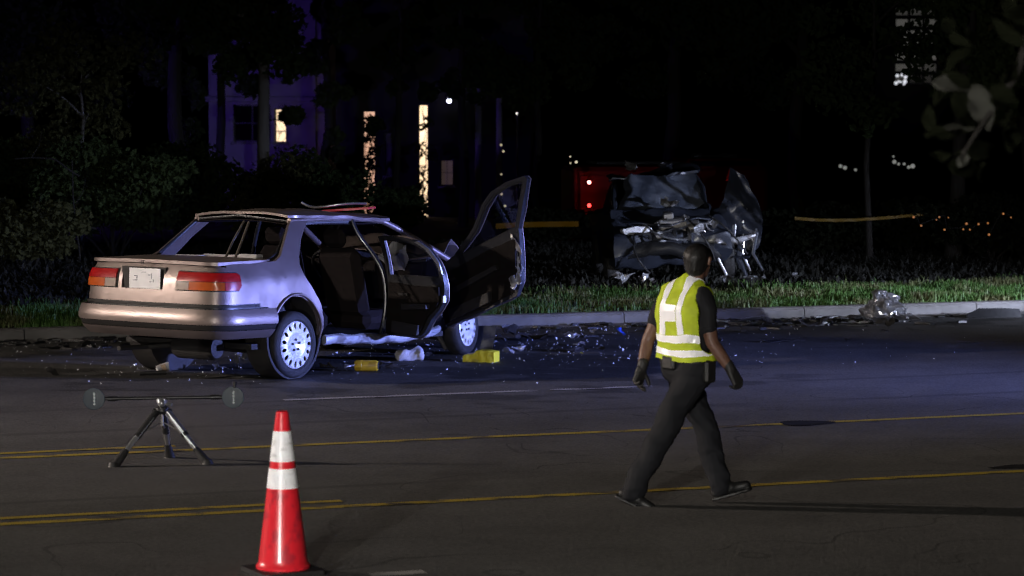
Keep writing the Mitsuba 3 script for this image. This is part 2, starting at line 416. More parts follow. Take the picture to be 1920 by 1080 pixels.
# verge beyond the kerb, rising gently
put('verge', road_quad(KERB + 0.16, KERB + 200, -200, 260, 0.125), 'm_soil', kind='structure')
put('near_verge', road_quad(-60, 10.12, -200, 260, 0.125), 'm_soil', kind='structure')
put('near_kerb', cat(*[xf(box([2.388, .16, .16], [2.4 * k, 10.2, .055], .012), np.stack([E, N, [0, 0, 1.0]], 1)) for k in range(-8, 12)]), 'm_concrete', kind='structure')
kb = thing('kerb', 'pale concrete kerb along the far side of the road', 'kerb')
labels[kb] = {'label': 'pale concrete kerb along the far side of the road', 'kind': 'structure'}
Lk = 2.4
for i in range(-6, 14):
    s0 = i * Lk
    prof = A([[0, -0.02], [0.006, 0.10], [0.03, 0.13], [0.17, 0.135], [0.17, -0.02]])
    v, f = [], []
    for s in (s0 + 0.006, s0 + Lk - 0.006):
        for a, z in prof:
            v.append(E * s + N * (KERB + a) + [0, 0, z])
    for k in range(5):
        j = (k + 1) % 5
        f += [[k, j, 5 + j], [k, 5 + j, 5 + k]]
    f += [[0, 2, 1], [0, 3, 2], [0, 4, 3], [5, 6, 7], [5, 7, 8], [5, 8, 9]]
    m = trimesh.Trimesh(v, f, process=False)
    m.fix_normals()
    put('stone', m, 'm_concrete', kb)
put('gutter', road_quad(KERB - 0.38, KERB - 0.002, -60, 80, 0.004), 'm_concrete', kind='structure')


def station(u, v):
    return float(G(u, v) @ E)


def line(name, v0, w, s0, s1, mat):
    put(name, road_quad(off(v0) - w / 2, off(v0) + w / 2, s0, s1, 0.005, 12), mat, kind='structure')


line('yellow_line', 860, 0.10, -60, 80, 'm_yellow_line')
line('yellow_line', 984, 0.10, -60, 80, 'm_yellow_line')
for v0, se in ((851, station(330, 838)), (973, station(640, 940))):
    for k in range(-3, 4):
        line('yellow_dash', v0, 0.09, se + 16.0 * k - 5.0, se + 16.0 * k, 'm_yellow_line')
s_a, s_b, s_c = station(537, 753), station(1018, 737), station(1042, 734)
line('white_dash', 771, 0.11, s_a, s_b, 'm_white_line')
line('white_dash', 771, 0.11, s_c, s_c + 1.0, 'm_white_line')
for k in range(1, 5):
    line('white_dash', 771, 0.11, s_a - 9.2 * k, s_a - 9.2 * k + 3.0, 'm_white_line')
    line('white_dash', 771, 0.11, s_c + 9.2 * k, s_c + 9.2 * k + 3.0, 'm_white_line')
q0, q1 = station(690, 1077), station(800, 1075)
line('white_dash', 1122, 0.11, q0, q1, 'm_white_line')
for u, v, w, h in ((1510, 794, 0.24, 0.16), (1908, 876, 0.22, 0.09)):
    p = G(u, v)
    g = np.arange(14) * 2 * np.pi / 14
    r = 1 + 0.15 * np.sin(3 * g + u)
    P = [(p + E * w * c + N * h * s) * [1, 1, 0] + [0, 0, 0.006] for c, s in zip(np.cos(g) * r, np.sin(g) * r)]
    put('road_patch', trimesh.Trimesh(np.vstack([P, [(p * [1, 1, 0]) + [0, 0, 0.006]]]), [[14, k, (k + 1) % 14] for k in range(14)], process=False), 'm_tar', kind='structure')


def blades(n, t0, t1, s0, s1, h0, h1, w, z, seed, lean=0.5, dens=None):
    r = np.random.default_rng(seed)
    s, t = r.uniform(s0, s1, n), r.uniform(t0, t1, n)
    if dens is not None:
        k = dens(s, t, r)
        s, t = s[k], t[k]
        n = len(s)
    base = s[:, None] * E + t[:, None] * N + [0, 0, z]
    a = r.uniform(0, 6.28, n)
    clump = 0.6 + 0.8 * np.abs(np.sin(s * 2.3 + 1.7 * np.sin(t * 3.1)) * np.cos(t * 2.7 + s))
    h = r.uniform(h0, h1, n) * clump
    side = np.stack([np.cos(a), np.sin(a), a * 0], 1) * (w * r.uniform(0.6, 1.3, n))[:, None]
    d = np.stack([-np.sin(a), np.cos(a), a * 0], 1) * (h * r.normal(0, lean, n))[:, None]
    mid = base + d * 0.35 + np.stack([a * 0, a * 0, h * 0.6], 1)
    tip = base + d + np.stack([a * 0, a * 0, h], 1)
    v = np.stack([base - side, base + side, mid - side * 0.7, mid + side * 0.7, tip], 1).reshape(-1, 3)
    i = np.arange(n)[:, None] * 5
    f = np.vstack([i + [0, 1, 3], i + [0, 3, 2], i + [2, 3, 4]])
    return trimesh.Trimesh(v, f, process=False)


put('grass', blades(190000, KERB + 0.14, KERB + 3.7, -1.5, 24.0, 0.03, 0.125, 0.010, 0.12, 3, .6, lambda s, t, r: r.random(len(s)) < np.clip(.62 + .55 * np.sin(s * 1.3 + 2 * np.sin(t * 1.1)) * np.sin(t * 1.9 + s * .6) + .3 * np.sin(s * 4.1 + t * 3.3), .06, 1) * np.clip((KERB + 3.7 - t) / 1.5, .1, 1)), 'm_grass', kind='stuff', label='short ragged green grass along the kerb')
labels['grass']['category'] = 'grass'
put('leaf_litter', blades(60000, KERB + 3.0, KERB + 16, -3, 34.0, 0.02, 0.16, 0.03, 0.12, 5, 1.2), 'm_litter', kind='stuff', label='dark leaf litter and weeds on the ground behind the grass')
labels['leaf_litter']['category'] = 'ground cover'
# ------------------------------------------------------------------ wheels
def wheel(parent, place, R=0.305, width=0.185, slots=15, name='wheel', rim_mat='m_rim', detail=True):
    """A wheel about the local y axis, its outer face towards -y. place(vertices) moves it into the world."""
    w = width / 2
    prof = [(0.208, -w * 0.8), (0.232, -w), (0.268, -w * 1.02), (0.29, -w * 0.86), (R - 0.003, -w * 0.62), (R, -w * 0.3), (R, w * 0.3), (R - 0.003, w * 0.62), (0.29, w * 0.86), (0.268, w), (0.232, w), (0.208, w * 0.8), (0.208, -w * 0.8)]
    prof = [(a * R / 0.305, b) for a, b in prof]
    t = xf(lathe(prof, 56), rx(math.pi / 2))
    t.vertices = np.asarray(t.vertices) * 1.0
    put(name + '_tyre' if False else 'tyre', warp(t, place), 'm_tyre', parent, smooth=35)
    if not detail:
        put('rim', warp(xf(lathe([(0, 0.03), (0.1, 0.04), (0.19, 0.075), (0.2, 0.06), (0.2, 0.0), (0, 0.0)], 40), rx(math.pi / 2)), place), rim_mat, parent, smooth=35)
        return
    c = CrossSection.circle(0.226, 72)
    for k in range(slots):
        a = 2 * math.pi * k / slots
        e = CrossSection.circle(1.0, 16).scale((0.029, 0.0175)).translate((0.176, 0)).rotate(math.degrees(a))
        c = c - e
    d = tm(c.extrude(0.012).refine_to_length(0.03))

    def dome(v):
        r = np.linalg.norm(v[:, :2], axis=1)
        z = 0.078 - 0.028 * np.clip(1 - r / 0.10, 0, 1) + 0.010 * np.exp(-((r - 0.125) / 0.03)**2) - 0.02 * np.clip((r - 0.206) / 0.02, 0, 1)
        return np.stack([v[:, 0], v[:, 1], v[:, 2] * 0.9 + z], 1)
    d = warp(d, dome)
    parts = [d, lathe([(0.204, -0.07), (0.222, 0.055), (0.230, 0.068), (0.224, 0.078), (0.214, 0.068), (0.198, -0.07)], 48)]
    for k in range(5):
        a = 2 * math.pi * (k + 0.3) / 5
        parts.append(xf(trimesh.creation.cylinder(0.010, 0.02, sections=8), None, [0.05 * math.cos(a), 0.05 * math.sin(a), 0.073]))
    rim = xf(cat(parts), rx(math.pi / 2))
    put('rim', warp(rim, place), rim_mat, parent, smooth=30)
    back = xf(trimesh.creation.cylinder(0.2, 0.02, sections=32), rx(math.pi / 2), [0, -0.02, 0])
    nuts = [xf(trimesh.creation.cylinder(0.0125, 0.012, sections=6), rx(math.pi / 2), [0.05 * math.cos(2 * math.pi * (k + 0.3) / 5), -0.085, 0.05 * math.sin(2 * math.pi * (k + 0.3) / 5)]) for k in range(5)]
    put('brake_disc', warp(cat([back]), place), 'm_under', parent)
    put('wheel_nut', warp(cat(nuts), place), 'm_under', parent, kind='stuff')


# ------------------------------------------------------------------ the wrecked silver saloon
CS_ = 1.06
CA = math.radians(55.5)
RW = G(542, 709)                        # where the right rear tyre stands
C2 = rz(CA)
ORG = RW - C2 @ A([0.0, -0.77 * CS_, 0])      # under the middle of the rear axle
NOSE = math.radians(1.6)
PB = ry(NOSE)


def car_w(v):
    """Body coordinates (x forward from the rear axle, y left, z up) -> world; the body stands nose down."""
    v = np.asarray(v, float) - [0, 0, 0.3]
    v[:, 2] += .04 * np.clip((v[:, 2] - .28) / .2, 0, 1)
    return ((v @ PB.T + [0, 0, 0.345]) * CS_) @ C2.T + ORG


def flat_w(v):
    return (np.asarray(v) * CS_) @ C2.T + ORG


from scipy.interpolate import CubicSpline
_ol = A([(-1.075, 0), (-1.07, .28), (-1.056, .50), (-1.028, .67), (-.972, .775), (-.88, .822), (-.72, .838), (-.40, .848), (0, .855), (.6, .86), (1.2, .86), (1.8, .855), (2.4, .84), (3.2, .78)])
_s = np.concatenate([[0], np.cumsum(np.linalg.norm(np.diff(_ol, axis=0), axis=1))])
_cs = CubicSpline(_s, _ol)
S0 = float(_s[8])


def inset(z):
    z = np.asarray(z)
    return np.where(z > .55, .025 * ((np.minimum(z, .84) - .55) / .29)**2 + .5 * np.clip(z - .84, 0, .11), .05 * np.maximum(0, (.55 - z) / .25)**2) + np.maximum(0, z - .95) * .53


def skin(v, side=-1.0, rear_lean=True):
    """(s, z, depth) -> body coordinates on the car's flank or tail; s runs from the tail's middle round the corner and forward."""
    s, z, h = v[:, 0], v[:, 1], v[:, 2]
    sg_ = np.sign(s + 1e-12)
    a = np.abs(s)
    p = _cs(a)
    d = _cs(a, 1)
    d /= np.linalg.norm(d, axis=1, keepdims=True)
    n = np.stack([-d[:, 1], d[:, 0]], 1)          # outward
    n = np.where((n[:, :1] * (p[:, :1] - 1) + n[:, 1:] * p[:, 1:]) < 0, -n, n)
    q = p + n * (h - inset(z))[:, None]
    return np.stack([q[:, 0], side * sg_ * q[:, 1], z], 1)


def arc(cx, cz, r, a0, a1, n=16):
    return [(cx + r * math.cos(a), cz + r * math.sin(a)) for a in np.linspace(math.radians(a0), math.radians(a1), n)]


X = lambda pts: [(x + S0, z) for x, z in pts]  # noqa: E731
car = thing('wrecked_car', 'wrecked silver saloon with both right doors torn open, standing askew on the road', 'car')


def panel(name, poly, t, mat, side=-1, step=0.06, parent=None, off_=0.0, dent=None, holes=(), smooth=40, label=None):
    m = slab(poly, t, step, holes)
    v = np.asarray(m.vertices).copy()
    v[:, 2] += off_ - t
    b = skin(v, side)
    if dent:
        b = b + lump(b, dent[0], dent[1], dent[2])
    m.vertices = car_w(b)
    if side > 0:
        m.invert()
    if m.volume < 0:
        m.invert()
    return put(name, m, mat, parent or car, smooth=smooth, label=label)


def bodyput(name, mesh, mat, parent=None, smooth=35, label=None, dent=None):
    m = warp(tm(mesh), lambda v: car_w(v + (lump(v, *dent) if dent else 0)))
    return put(name, m, mat, parent or car, smooth=smooth, label=label)


quarter = X([(-0.86, .60), (-0.86, .955), (-.45, .97), (-.18, .985), (-.10, 1.02), (.24, 1.325), (.47, 1.335), (.44, 1.30), (.28, 1.16), (.15, 1.0), (.12, .94), (.14, .84), (.24, .735), (.345, .62), (.40, .50), (.415, .40), (.41, .27), (.36, .27)]
            + arc(0, .325, .365, -6, 168, 22) + [(-.36, .60)])
panel('quarter_panel', quarter, 0.03, 'm_silver_paint', -1, dent=(0.011, 5.0, 1), label='right rear quarter panel, lit cold blue, with the wheel arch')
panel('quarter_panel', quarter, 0.03, 'm_silver_paint', 1)
# wheel arch lip
lipv = A([(x + S0, z, 0.012) for x, z in arc(0, .325, .372, -4, 166, 26)])
put('arch_lip', tube(car_w(skin(lipv, -1)), 0.013, 8), 'm_silver_paint', car, smooth=True)
# tail: panel with the plate's recess
SQ = S0 - .86 - .004
plx0, plx1 = -0.30, 0.195
hole = [(plx0, .735), (plx1, .735), (plx1, .905), (plx0, .905)]
tail = [(-SQ, .60), (SQ, .60), (SQ, .93), (.80, .945), (-.80, .945), (-SQ, .93)]
panel('tail_panel', tail, 0.03, 'm_silver_paint', -1, holes=[hole])
bodyput('plate_recess', box([0.03, .52, .20], [-1.02, (-(plx0 + plx1)) / 2, .82]), 'm_under')
pl = bodyput('licence_plate', box([0.006, .37, .172], [-1.078 + .02, 0.02, .822], 0.002), 'm_plate', label='white licence plate with unreadable marks')
mk = []
for y0, z0, w_, h_ in ((.105, .84, .035, .008), (.09, .822, .008, .04), (.112, .80, .05, .008), (-.055, .85, .02, .012), (-.085, .84, .008, .055), (-.07, .79, .02, .01), (.01, .872, .06, .006), (-.105, .80, .008, .03)):
    mk.append(box([0.003, w_, h_], [-1.0625, 0.02 + y0, z0]))
bodyput('mark', cat(mk), 'm_mark_grey', pl)
# lid edge, deck
lid_v = slab([(-1.0, -.66), (-.95, -.735), (-.30, -.74), (-.2, -.70), (-.26, -.4), (-.29, 0), (-.26, .4), (-.2, .70), (-.30, .74), (-.95, .735), (-1.0, .66), (-1.02, .4), (-1.03, 0), (-1.02, -.4)], 0.03, 0.08)
bodyput('boot_lid', warp(lid_v, lambda v: np.stack([v[:, 0], v[:, 1], .945 + v[:, 2] + .012 * (1 - (v[:, 1] / .8)**2) + .02 * (v[:, 0] + 1.05)], 1)), 'm_silver_paint')
panel('boot_lip', [(-.84, .935), (.84, .935), (.80, .982), (-.80, .982)], 0.03, 'm_silver_paint', off_=0.006)
# emblem
em = cat(box([.004, .006, .026], [-1.078, -.012 + .03, .963]), box([.004, .006, .026], [-1.078, .012 + .03, .963]), box([.0035, .024, .005], [-1.078, .03, .963]), box([.003, .044, .004], [-1.078, .03, .979]), box([.003, .036, .004], [-1.078, .03, .947]))
bodyput('emblem', em, 'm_trim_grey', smooth=False)
# tail lamps, each red above, amber and clear below, wrapping round the corner
for sd, nm in ((1, 'right'), (-1, 'left')):
    tl = panel('tail_lamp', [(sd * a, b) for a, b in ((.345, .735), (.352, .90), (1.00, .895), (1.035, .87), (1.035, .77), (1.0, .735))], 0.03, 'm_under', off_=0.008, label=f'{nm} tail lamp, red over amber with a small clear lens')
    for nm2, q, mt in (('red_piece', [(.362, .812), (.364, .892), (.99, .888), (1.025, .868), (1.025, .812)], 'm_lens_red'),
                       ('amber_lens', [(.50, .742), (.50, .808), (.84, .808), (.84, .742)], 'm_lens_amber'),
                       ('clear_lens', [(.358, .742), (.361, .808), (.496, .808), (.496, .742)], 'm_lens_clear'),
                       ('side_lens', [(.844, .742), (.844, .808), (1.025, .808), (1.025, .775), (.99, .742)], 'm_lens_red')):
        panel(nm2, [(sd * a, b) for a, b in q], 0.02, mt, off_=0.022, parent=tl)
# black gap, bumper with its dark strip
panel('gap_strip', [(-1.28, .595), (1.28, .595), (1.28, .64), (-1.28, .64)], 0.03, 'm_black_plastic', off_=0.004)


def bumper_skin(v):
    b = v.copy()
    z = b[:, 1]
    b[:, 2] += 0.075 - 0.05 * ((z - .50) / .13)**2
    return b


def bumper(name, z0, z1, mat, o):
    m = slab([(-1.42, z0), (1.42, z0), (1.42, z1), (-1.42, z1)], 0.02, 0.035)
    v = bumper_skin(np.asarray(m.vertices))
    v[:, 2] += o
    m.vertices = car_w(skin(v, -1))
    if m.volume < 0:
        m.invert()
    return put(name, m, mat, bump, smooth=40)


bump = unique(car + '__rear_bumper')
labels[bump] = {'label': 'rear bumper wrapped round the tail, with a dark band below its middle'}
bumper('upper_face', .475, .605, 'm_silver_paint', 0.0)
bumper('dark_band', .425, .472, 'm_trim_grey', -0.012)
bumper('lower_face', .345, .422, 'm_silver_paint', -0.004)
panel('bumper_moulding', [(-1.25, .618), (1.25, .618), (1.25, .634), (-1.25, .634)], 0.02, 'm_trim_grey', off_=0.018)
panel('side_moulding', [(1.27, .585), (S0 - .40, .585), (S0 - .40, .612), (1.27, .612)], 0.02, 'm_trim_grey', off_=0.012)
# wheel wells, underside, silencer, axle
bodyput('floor_pan', box([2.9, 1.5, .05], [.95, 0, .26]), 'm_under')
bodyput('boot_floor', cat(box([.7, 1.3, .05], [-.62, 0, .40]), box([.03, 1.3, .28], [-.97, 0, .48])), 'm_under')
for s in (-1, 1):
    bodyput('wheel_well', xf(lathe([(.36, -.13), (.37, .1), (.0, .1), (0, .12), (.385, .12), (.385, -.13), (.36, -.13)], 32), rx(s * math.pi / 2), [0, s * .70, .33]), 'm_under')
bodyput('silencer', cat(xf(lathe([(0, -.24), (.09, -.24), (.11, -.2), (.11, .2), (.09, .24), (0, .24)], 20), rx(math.pi / 2) @ rz(0), [-.62, -.22, .24]), tube([[-.62, .1, .24], [-.7, .3, .22], [-.95, .32, .22], [-1.06, .32, .22]], .022), tube([[-.62, -.4, .24], [-.2, -.42, .2], [.3, -.2, .19], [1.2, -.1, .2]], .025)), 'm_under', smooth=35)
put('rear_axle', tube(flat_w([[0, -.7, .30], [-.05, -.3, .26], [-.05, .3, .26], [0, .7, .30]]), .03), 'm_under', car)
bodyput('trailing_arm', cat(tube([[0, -.62, .3], [.5, -.5, .24]], .025), tube([[0, .62, .3], [.5, .5, .24]], .025)), 'm_under')
# roof, rails and pillars
roof = slab([(.22, -.56), (.30, -.60), (1.70, -.60), (1.82, -.5), (1.86, 0), (1.82, .5), (1.70, .60), (.30, .60), (.22, .56), (.17, 0)], .025, .07)
bodyput('roof', warp(roof, lambda v: np.stack([v[:, 0], v[:, 1], 1.325 + v[:, 2] + .045 * (1 - (v[:, 1] / .62)**2) + .02 * (1 - ((v[:, 0] - 1) / .85)**2)], 1)), 'm_silver_paint', dent=(0.02, 2.4, 5))


def rail(name, pts, r, mat, flat=1.0, side=-1, label=None, world=None, parent=None):
    p = []
    for x, z in pts:
        p.append([x + S0, z, -0.02])
    b = skin(A(p), side)
    cs_ = CubicSpline(np.arange(len(b)), b) if len(b) > 2 else None
    q = cs_(np.linspace(0, len(b) - 1, 6 * len(b))) if cs_ is not None else b
    return put(name, tube(car_w(q), r, 10, flat), mat, parent or car, smooth=50, label=label)


for sd in (-1, 1):
    rail('roof_rail', [(.24, 1.33), (.7, 1.345), (1.2, 1.345), (1.65, 1.32)], .03, 'm_silver_paint', 1.0, sd)
    rail('front_pillar', [(1.65, 1.32), (1.95, 1.20), (2.25, 1.06), (2.55, .92)], .032, 'm_silver_paint', 1.0, sd)
    rail('centre_pillar', [(1.18, 1.33), (1.24, 1.1), (1.33, .88), (1.35, .6), (1.33, .3)], .04, 'm_shaded_frame', .55, sd)
rail('gutter_trim', [(.40, 1.30), (.7, 1.315), (1.1, 1.315)], .016, 'm_bright_steel')
bodyput('backlight_frame', tube([[-.20, -.66, .975], [-.30, 0, .985], [-.20, .66, .975], [-.08, .68, 1.04], [.26, .55, 1.325], [.20, 0, 1.37], [.26, -.55, 1.325], [-.08, -.68, 1.04], [-.20, -.66, .975]], .016, 8), 'm_black_plastic')
bodyput('parcel_shelf', box([.36, 1.25, .02], [-.06, 0, .945]), 'm_trim_grey')
bodyput('shelf_trim', cat(box([.14, .30, .035], [-.12, .30, .985], .01), box([.10, .22, .06], [-.13, -.42, 1.0], .01), box([.05, .5, .05], [.06, .05, .985], .01)), 'm_white_cloth', label='torn pale trim lying on the parcel shelf')
bodyput('torn_strip', cat(tube([[.17, -.14, 1.31], [.02, -.19, 1.15], [-.14, -.24, .98]], .014, 6), tube([[.2, -.06, 1.32], [.02, -.08, 1.14], [-.16, -.14, .98]], .012, 6)), 'm_dull_tan', label='torn strip hanging in the rear window')
# interior
bodyput('rear_seat', cat(box([.50, 1.25, .20], [.55, 0, .44], .06), box([.16, 1.25, .50], [.26, 0, .68], .06, ry(-.28))), 'm_seat')
for y in (-.36, .36):
    fs = unique(car + '__front_seat')
    bodyput('front_seat', box([.50, .50, .18], [1.62, y, .42], .06), 'm_seat')
    bodyput('backrest', box([.16, .50, .64], [1.32, y, .76], .07, ry(-.30)), 'm_seat', fs)
    bodyput('headrest', box([.10, .26, .17], [1.17, y, 1.16], .045, ry(-.25)), 'm_seat', fs)
bodyput('dashboard', crumple(tm(Manifold.hull_points(A([[2.0, -.72, .62], [2.0, .72, .62], [2.1, -.72, .92], [2.1, .72, .92], [2.6, -.7, .92], [2.6, .7, .92], [2.6, -.7, .5], [2.6, .7, .5]])).refine_to_length(.12)), .02, 5, 3), 'm_interior')
bodyput('steering_wheel', xf(trimesh.creation.torus(.18, .016, 28, 8), ry(math.pi / 2 - .5), [1.98, .36, .84]), 'm_black_plastic')
bodyput('headlining', warp(roof, lambda v: np.stack([v[:, 0], v[:, 1] * .93, 1.29 + v[:, 2] * .3 + .04 * (1 - (v[:, 1] / .62)**2)], 1)), 'm_seat')
bodyput('airbag', crumple(tm(Manifold.hull_points(A([[1.85, -.62, .98], [1.9, -.25, 1.02], [2.05, -.6, 1.12], [2.1, -.3, 1.16], [2.05, -.55, .8], [2.05, -.3, .8]])).refine_to_length(.06)), .03, 8, 5), 'm_white_cloth', label='slack pale airbag over the dashboard')
# far side
panel('left_door', X([(.47, .28), (1.28, .28), (1.28, .94), (.42, .95), (.40, .8), (.46, .6)]), .05, 'm_silver_paint', 1)
panel('left_door', X([(1.30, .28), (2.45, .28), (2.45, .90), (1.30, .94)]), .05, 'm_silver_paint', 1)
rail('belt_trim', [(.40, .955), (1.3, .955), (2.45, .915)], .014, 'm_black_plastic', 1, 1)
# rocker, bent down at its torn end
b_ = [[.46, -.80, .285], [.8, -.82, .28], [1.2, -.83, .27], [1.6, -.86, .265], [1.9, -.90, .285], [2.15, -.88, .33]]
bodyput('rocker', tube(CubicSpline(range(6), b_)(np.linspace(0, 5, 30)), np.linspace(.05, .035, 30), 8, .75), 'm_scrap', dent=(.008, 6, 2), label='torn rocker panel under the right door openings, lit blue')
bodyput('latch', box([.05, .03, .09], [1.33, -.84, .40], .008, ry(.3)), 'm_bright_steel')
# the crushed front
front = tm(Manifold.hull_points(A([[2.35, -.55, .35], [2.35, .70, .35], [2.35, -.6, .95], [2.35, .74, .95], [3.05, -.30, .35], [3.1, .70, .35], [2.95, -.35, .95], [3.0, .7, .98]])).refine_to_length(.12))
bodyput('engine_bay', crumple(front, .06, 4, 8), 'm_under', smooth=25)
hood = slab([(2.35, -.74), (2.35, .74), (3.15, .7), (3.2, 0), (3.0, -.66)], .012, .09)
bodyput('bonnet', warp(hood, lambda v: np.stack([v[:, 0] - .1, v[:, 1], .96 + v[:, 2] + .16 * np.exp(-((v[:, 0] - 2.75) / .13)**2) + .05 * np.sin(v[:, 1] * 5)], 1)), 'm_silver_paint', dent=(.03, 4, 4))
bodyput('left_wing', crumple(xf(slab([(2.4, .35), (3.2, .45), (3.1, .9), (2.4, .93)], .012, .08), A([[1, 0, 0], [0, 0, -1], [0, 1, 0]]), [0, .80, 0]), .04, 5, 6), 'm_silver_paint')
# right front corner: bent arm, strut and shreds, all lit blue
fw = G(866, 664)
axis_a = CA + math.radians(12)
FR = rz(axis_a) @ rx(math.radians(-4))
fwc = fw - FR @ A([0, 0, -.30]) * 1.0


def place_fr(v):
    return np.asarray(v) @ FR.T + fwc


w1 = unique(car + '__front_wheel')
labels[w1] = {'label': 'right front wheel, turned out and leaning, with a pale slotted trim'}
wheel(w1, place_fr)
w2 = unique(car + '__rear_wheel')
labels[w2] = {'label': 'right rear wheel with a bright slotted wheel trim'}
wheel(w2, lambda v: flat_w(v + [0, -.77, .305]))
w3 = unique(car + '__rear_wheel')
wheel(w3, lambda v: flat_w(v * [1, -1, 1] + [0, .77, .305]), detail=False)
w4 = unique(car + '__front_wheel')
wheel(w4, lambda v: flat_w(v * [1, -1, 1] + [2.55, .74, .30]), detail=False)
p0, p1 = at(783, 622, fw[1] - .25), at(848, 590, fw[1] - .05)
put('control_arm', tube([p0, p0 * .6 + p1 * .4 + [0, 0, .01], p1], [.028, .04, .03], 8, .7), 'm_scrap', car, smooth=35, label='bent suspension arm, bright blue white')
for k, (u, v, w_, h_, sd) in enumerate(((803, 606, .22, .09, 11), (822, 594, .16, .12, 12), (838, 597, .12, .14, 13), (828, 584, .05, .16, 14), (795, 612, .1, .07, 15))):
    q = at(u, v, fw[1] - .15 - .02 * k)
    put('torn_sheet', xf(shard(w_, h_, .02, sd), rz(.5) @ rx(1.2 + .2 * k), q), 'm_scrap', car, smooth=30)
put('strut', tube([at(838, 655, fw[1] - .1), at(822, 630, fw[1] - .05), at(826, 600, fw[1])], [.03, .024, .03], 8), 'm_steel', car)
put('drive_shaft', tube([at(845, 640, fw[1] + .05), at(800, 630, fw[1] + .3)], .02, 8), 'm_under', car)


# ------------------------------------------------------------------ the two opened right doors, seen from inside
def door(name, label, outline, window, hinge, ang, tilt, L, mirror=False, twist=0.0):
    d = unique(car + '__' + name)
    labels[d] = {'label': label}
    back = -C2[:, 0]
    outw = -C2[:, 1]
    axis = back * math.cos(ang) + outw * math.sin(ang)
    nrm = np.cross(axis, [0, 0, 1.0])                     # towards the inside face
    inside = nrm if nrm @ C2[:, 0] < 0 else -nrm
    up = A([0, 0, 1.0])
    ax = axis * math.cos(tilt) + up * math.sin(tilt)
    u2 = up * math.cos(tilt) - axis * math.sin(tilt)
    hw = car_w(A([hinge]))[0]
    hw[2] = 0

    def place(v):
        a, z, h = v[:, 0], v[:, 1], v[:, 2]
        bow = -.05 * ((z - .62) / .45)**2 * np.where(z > .62, 1.3, .8) - twist * (a / L)**2
        return hw + a[:, None] * ax + (z - .3)[:, None] * u2 + [0, 0, .3] + (h + bow * -1)[:, None] * inside * 1.0

    def plate(nm, poly, t, o, mat, holes=(), par=d, dent=None, **k):
        m = slab(poly, t, .06, holes)
        v = np.asarray(m.vertices).copy()
        v[:, 2] += o
        if dent:
            v += lump(v, *dent)
        m.vertices = place(v)
        if m.volume < 0:
            m.invert()
        return put(nm, m, mat, par, smooth=35, **k)

    P = sg.Polygon(outline)
    Wn = sg.Polygon(window).buffer(.008)
    low = P.intersection(sg.box(-1, 0, 3, .90))
    plate('outer_skin', list(P.exterior.coords)[:-1], .012, -.05, 'm_silver_paint', holes=[list(Wn.exterior.coords)[:-1]], dent=(.006, 6, 3))
    plate('inner_frame', list(P.buffer(-.004).exterior.coords)[:-1], .055, -.037, 'm_shaded_frame', holes=[list(Wn.buffer(.006).exterior.coords)[:-1]])
    trim = low.buffer(-.045)
    plate('door_trim', list(trim.exterior.coords)[:-1], .03, .02, 'm_interior', dent=(.012, 5, 9), label='dark inner trim of the door')
    plate('armrest', [(.28, .60), (L * .78, .63), (L * .78, .68), (.28, .66)], .06, .045, 'm_trim_grey')
    plate('door_pocket', [(.12, .36), (L * .6, .36), (L * .62, .46), (.12, .48)], .035, .045, 'm_trim_grey')
    plate('pull_handle', [(.2, .735), (.33, .74), (.33, .765), (.2, .765)], .02, .05, 'm_trim_grey')
    edge = Wn.buffer(.012)
    plate('window_seal', list(edge.exterior.coords)[:-1], .02, -.01, 'm_black_plastic', holes=[list(Wn.buffer(-.012).exterior.coords)[:-1]])
    plate('window_glass', list(Wn.exterior.coords)[:-1], .004, -.002, 'm_pane')
    return d, place, plate


rear_out = [(0, .32), (.50, .32), (.60, .38), (.70, .52), (.82, .62), (.90, .72), (.92, .86), (.91, .98), (.86, 1.10), (.74, 1.235), (.60, 1.30), (.40, 1.325), (.10, 1.33), (0.0, 1.32)]
rear_win = [(.05, .93), (.84, .95), (.84, 1.02), (.79, 1.12), (.69, 1.205), (.56, 1.255), (.40, 1.275), (.07, 1.28)]
rear_out = [(a * .9, b) for a, b in rear_out]
rear_win = [(a * .9, b) for a, b in rear_win]
rd, rplace, rplate = door('rear_door', 'right rear door swung wide open, dark inner side in view', rear_out, rear_win, (1.36, -.88, .3), math.radians(80), math.radians(-1), .81)
rplate('door_edge_trim', [(.54, 1.285), (.666, 1.22), (.774, 1.09), (.797, 1.02), (.833, .98), (.815, 1.10), (.72, 1.23), (.594, 1.30)], .02, .02, 'm_bright_steel')  # bright strip, stands in for the lit highlight along the door edge
rplate('latch', [(.797, .70), (.815, .70), (.815, .77), (.797, .77)], .04, .0, 'm_steel')
front_out = [(0, .32), (1.04, .30), (1.15, .42), (1.24, .68), (1.34, .92), (1.55, 1.13), (1.75, 1.30), (1.74, 1.345), (1.48, 1.375), (1.24, 1.36), (1.06, 1.30), (.78, 1.13), (.40, .98), (.12, .93), (0, .90)]
front_win = list(sg.Polygon(front_out).buffer(-.052).intersection(sg.box(.2, .955, 3, 3)).exterior.coords)[:-1]
fd, fplace, fplate = door('front_door', 'right front door bent up and swung wide open, its trailing edge lit blue', front_out, front_win, (2.36, -.86, .3), math.radians(84), math.radians(22), 1.2, twist=.03)
mm = xf(Manifold.hull_points(A([[x, y, z] for x in (-.02, .03) for y in (-.09, .09) for z in (-.05, .06)])).refine_to_length(.04), None)
mr = unique(fd + '__mirror')
put('mirror', warp(box([.17, .12, .09], [.02, .95, -.13], .03), lambda v: fplace(v)), 'm_silver_paint', fd, smooth=35, label='door mirror catching the blue light')
put('mirror_glass', warp(box([.13, .09, .01], [.02, .95, -.08], .002), lambda v: fplace(v)), 'm_bright_steel', fd)
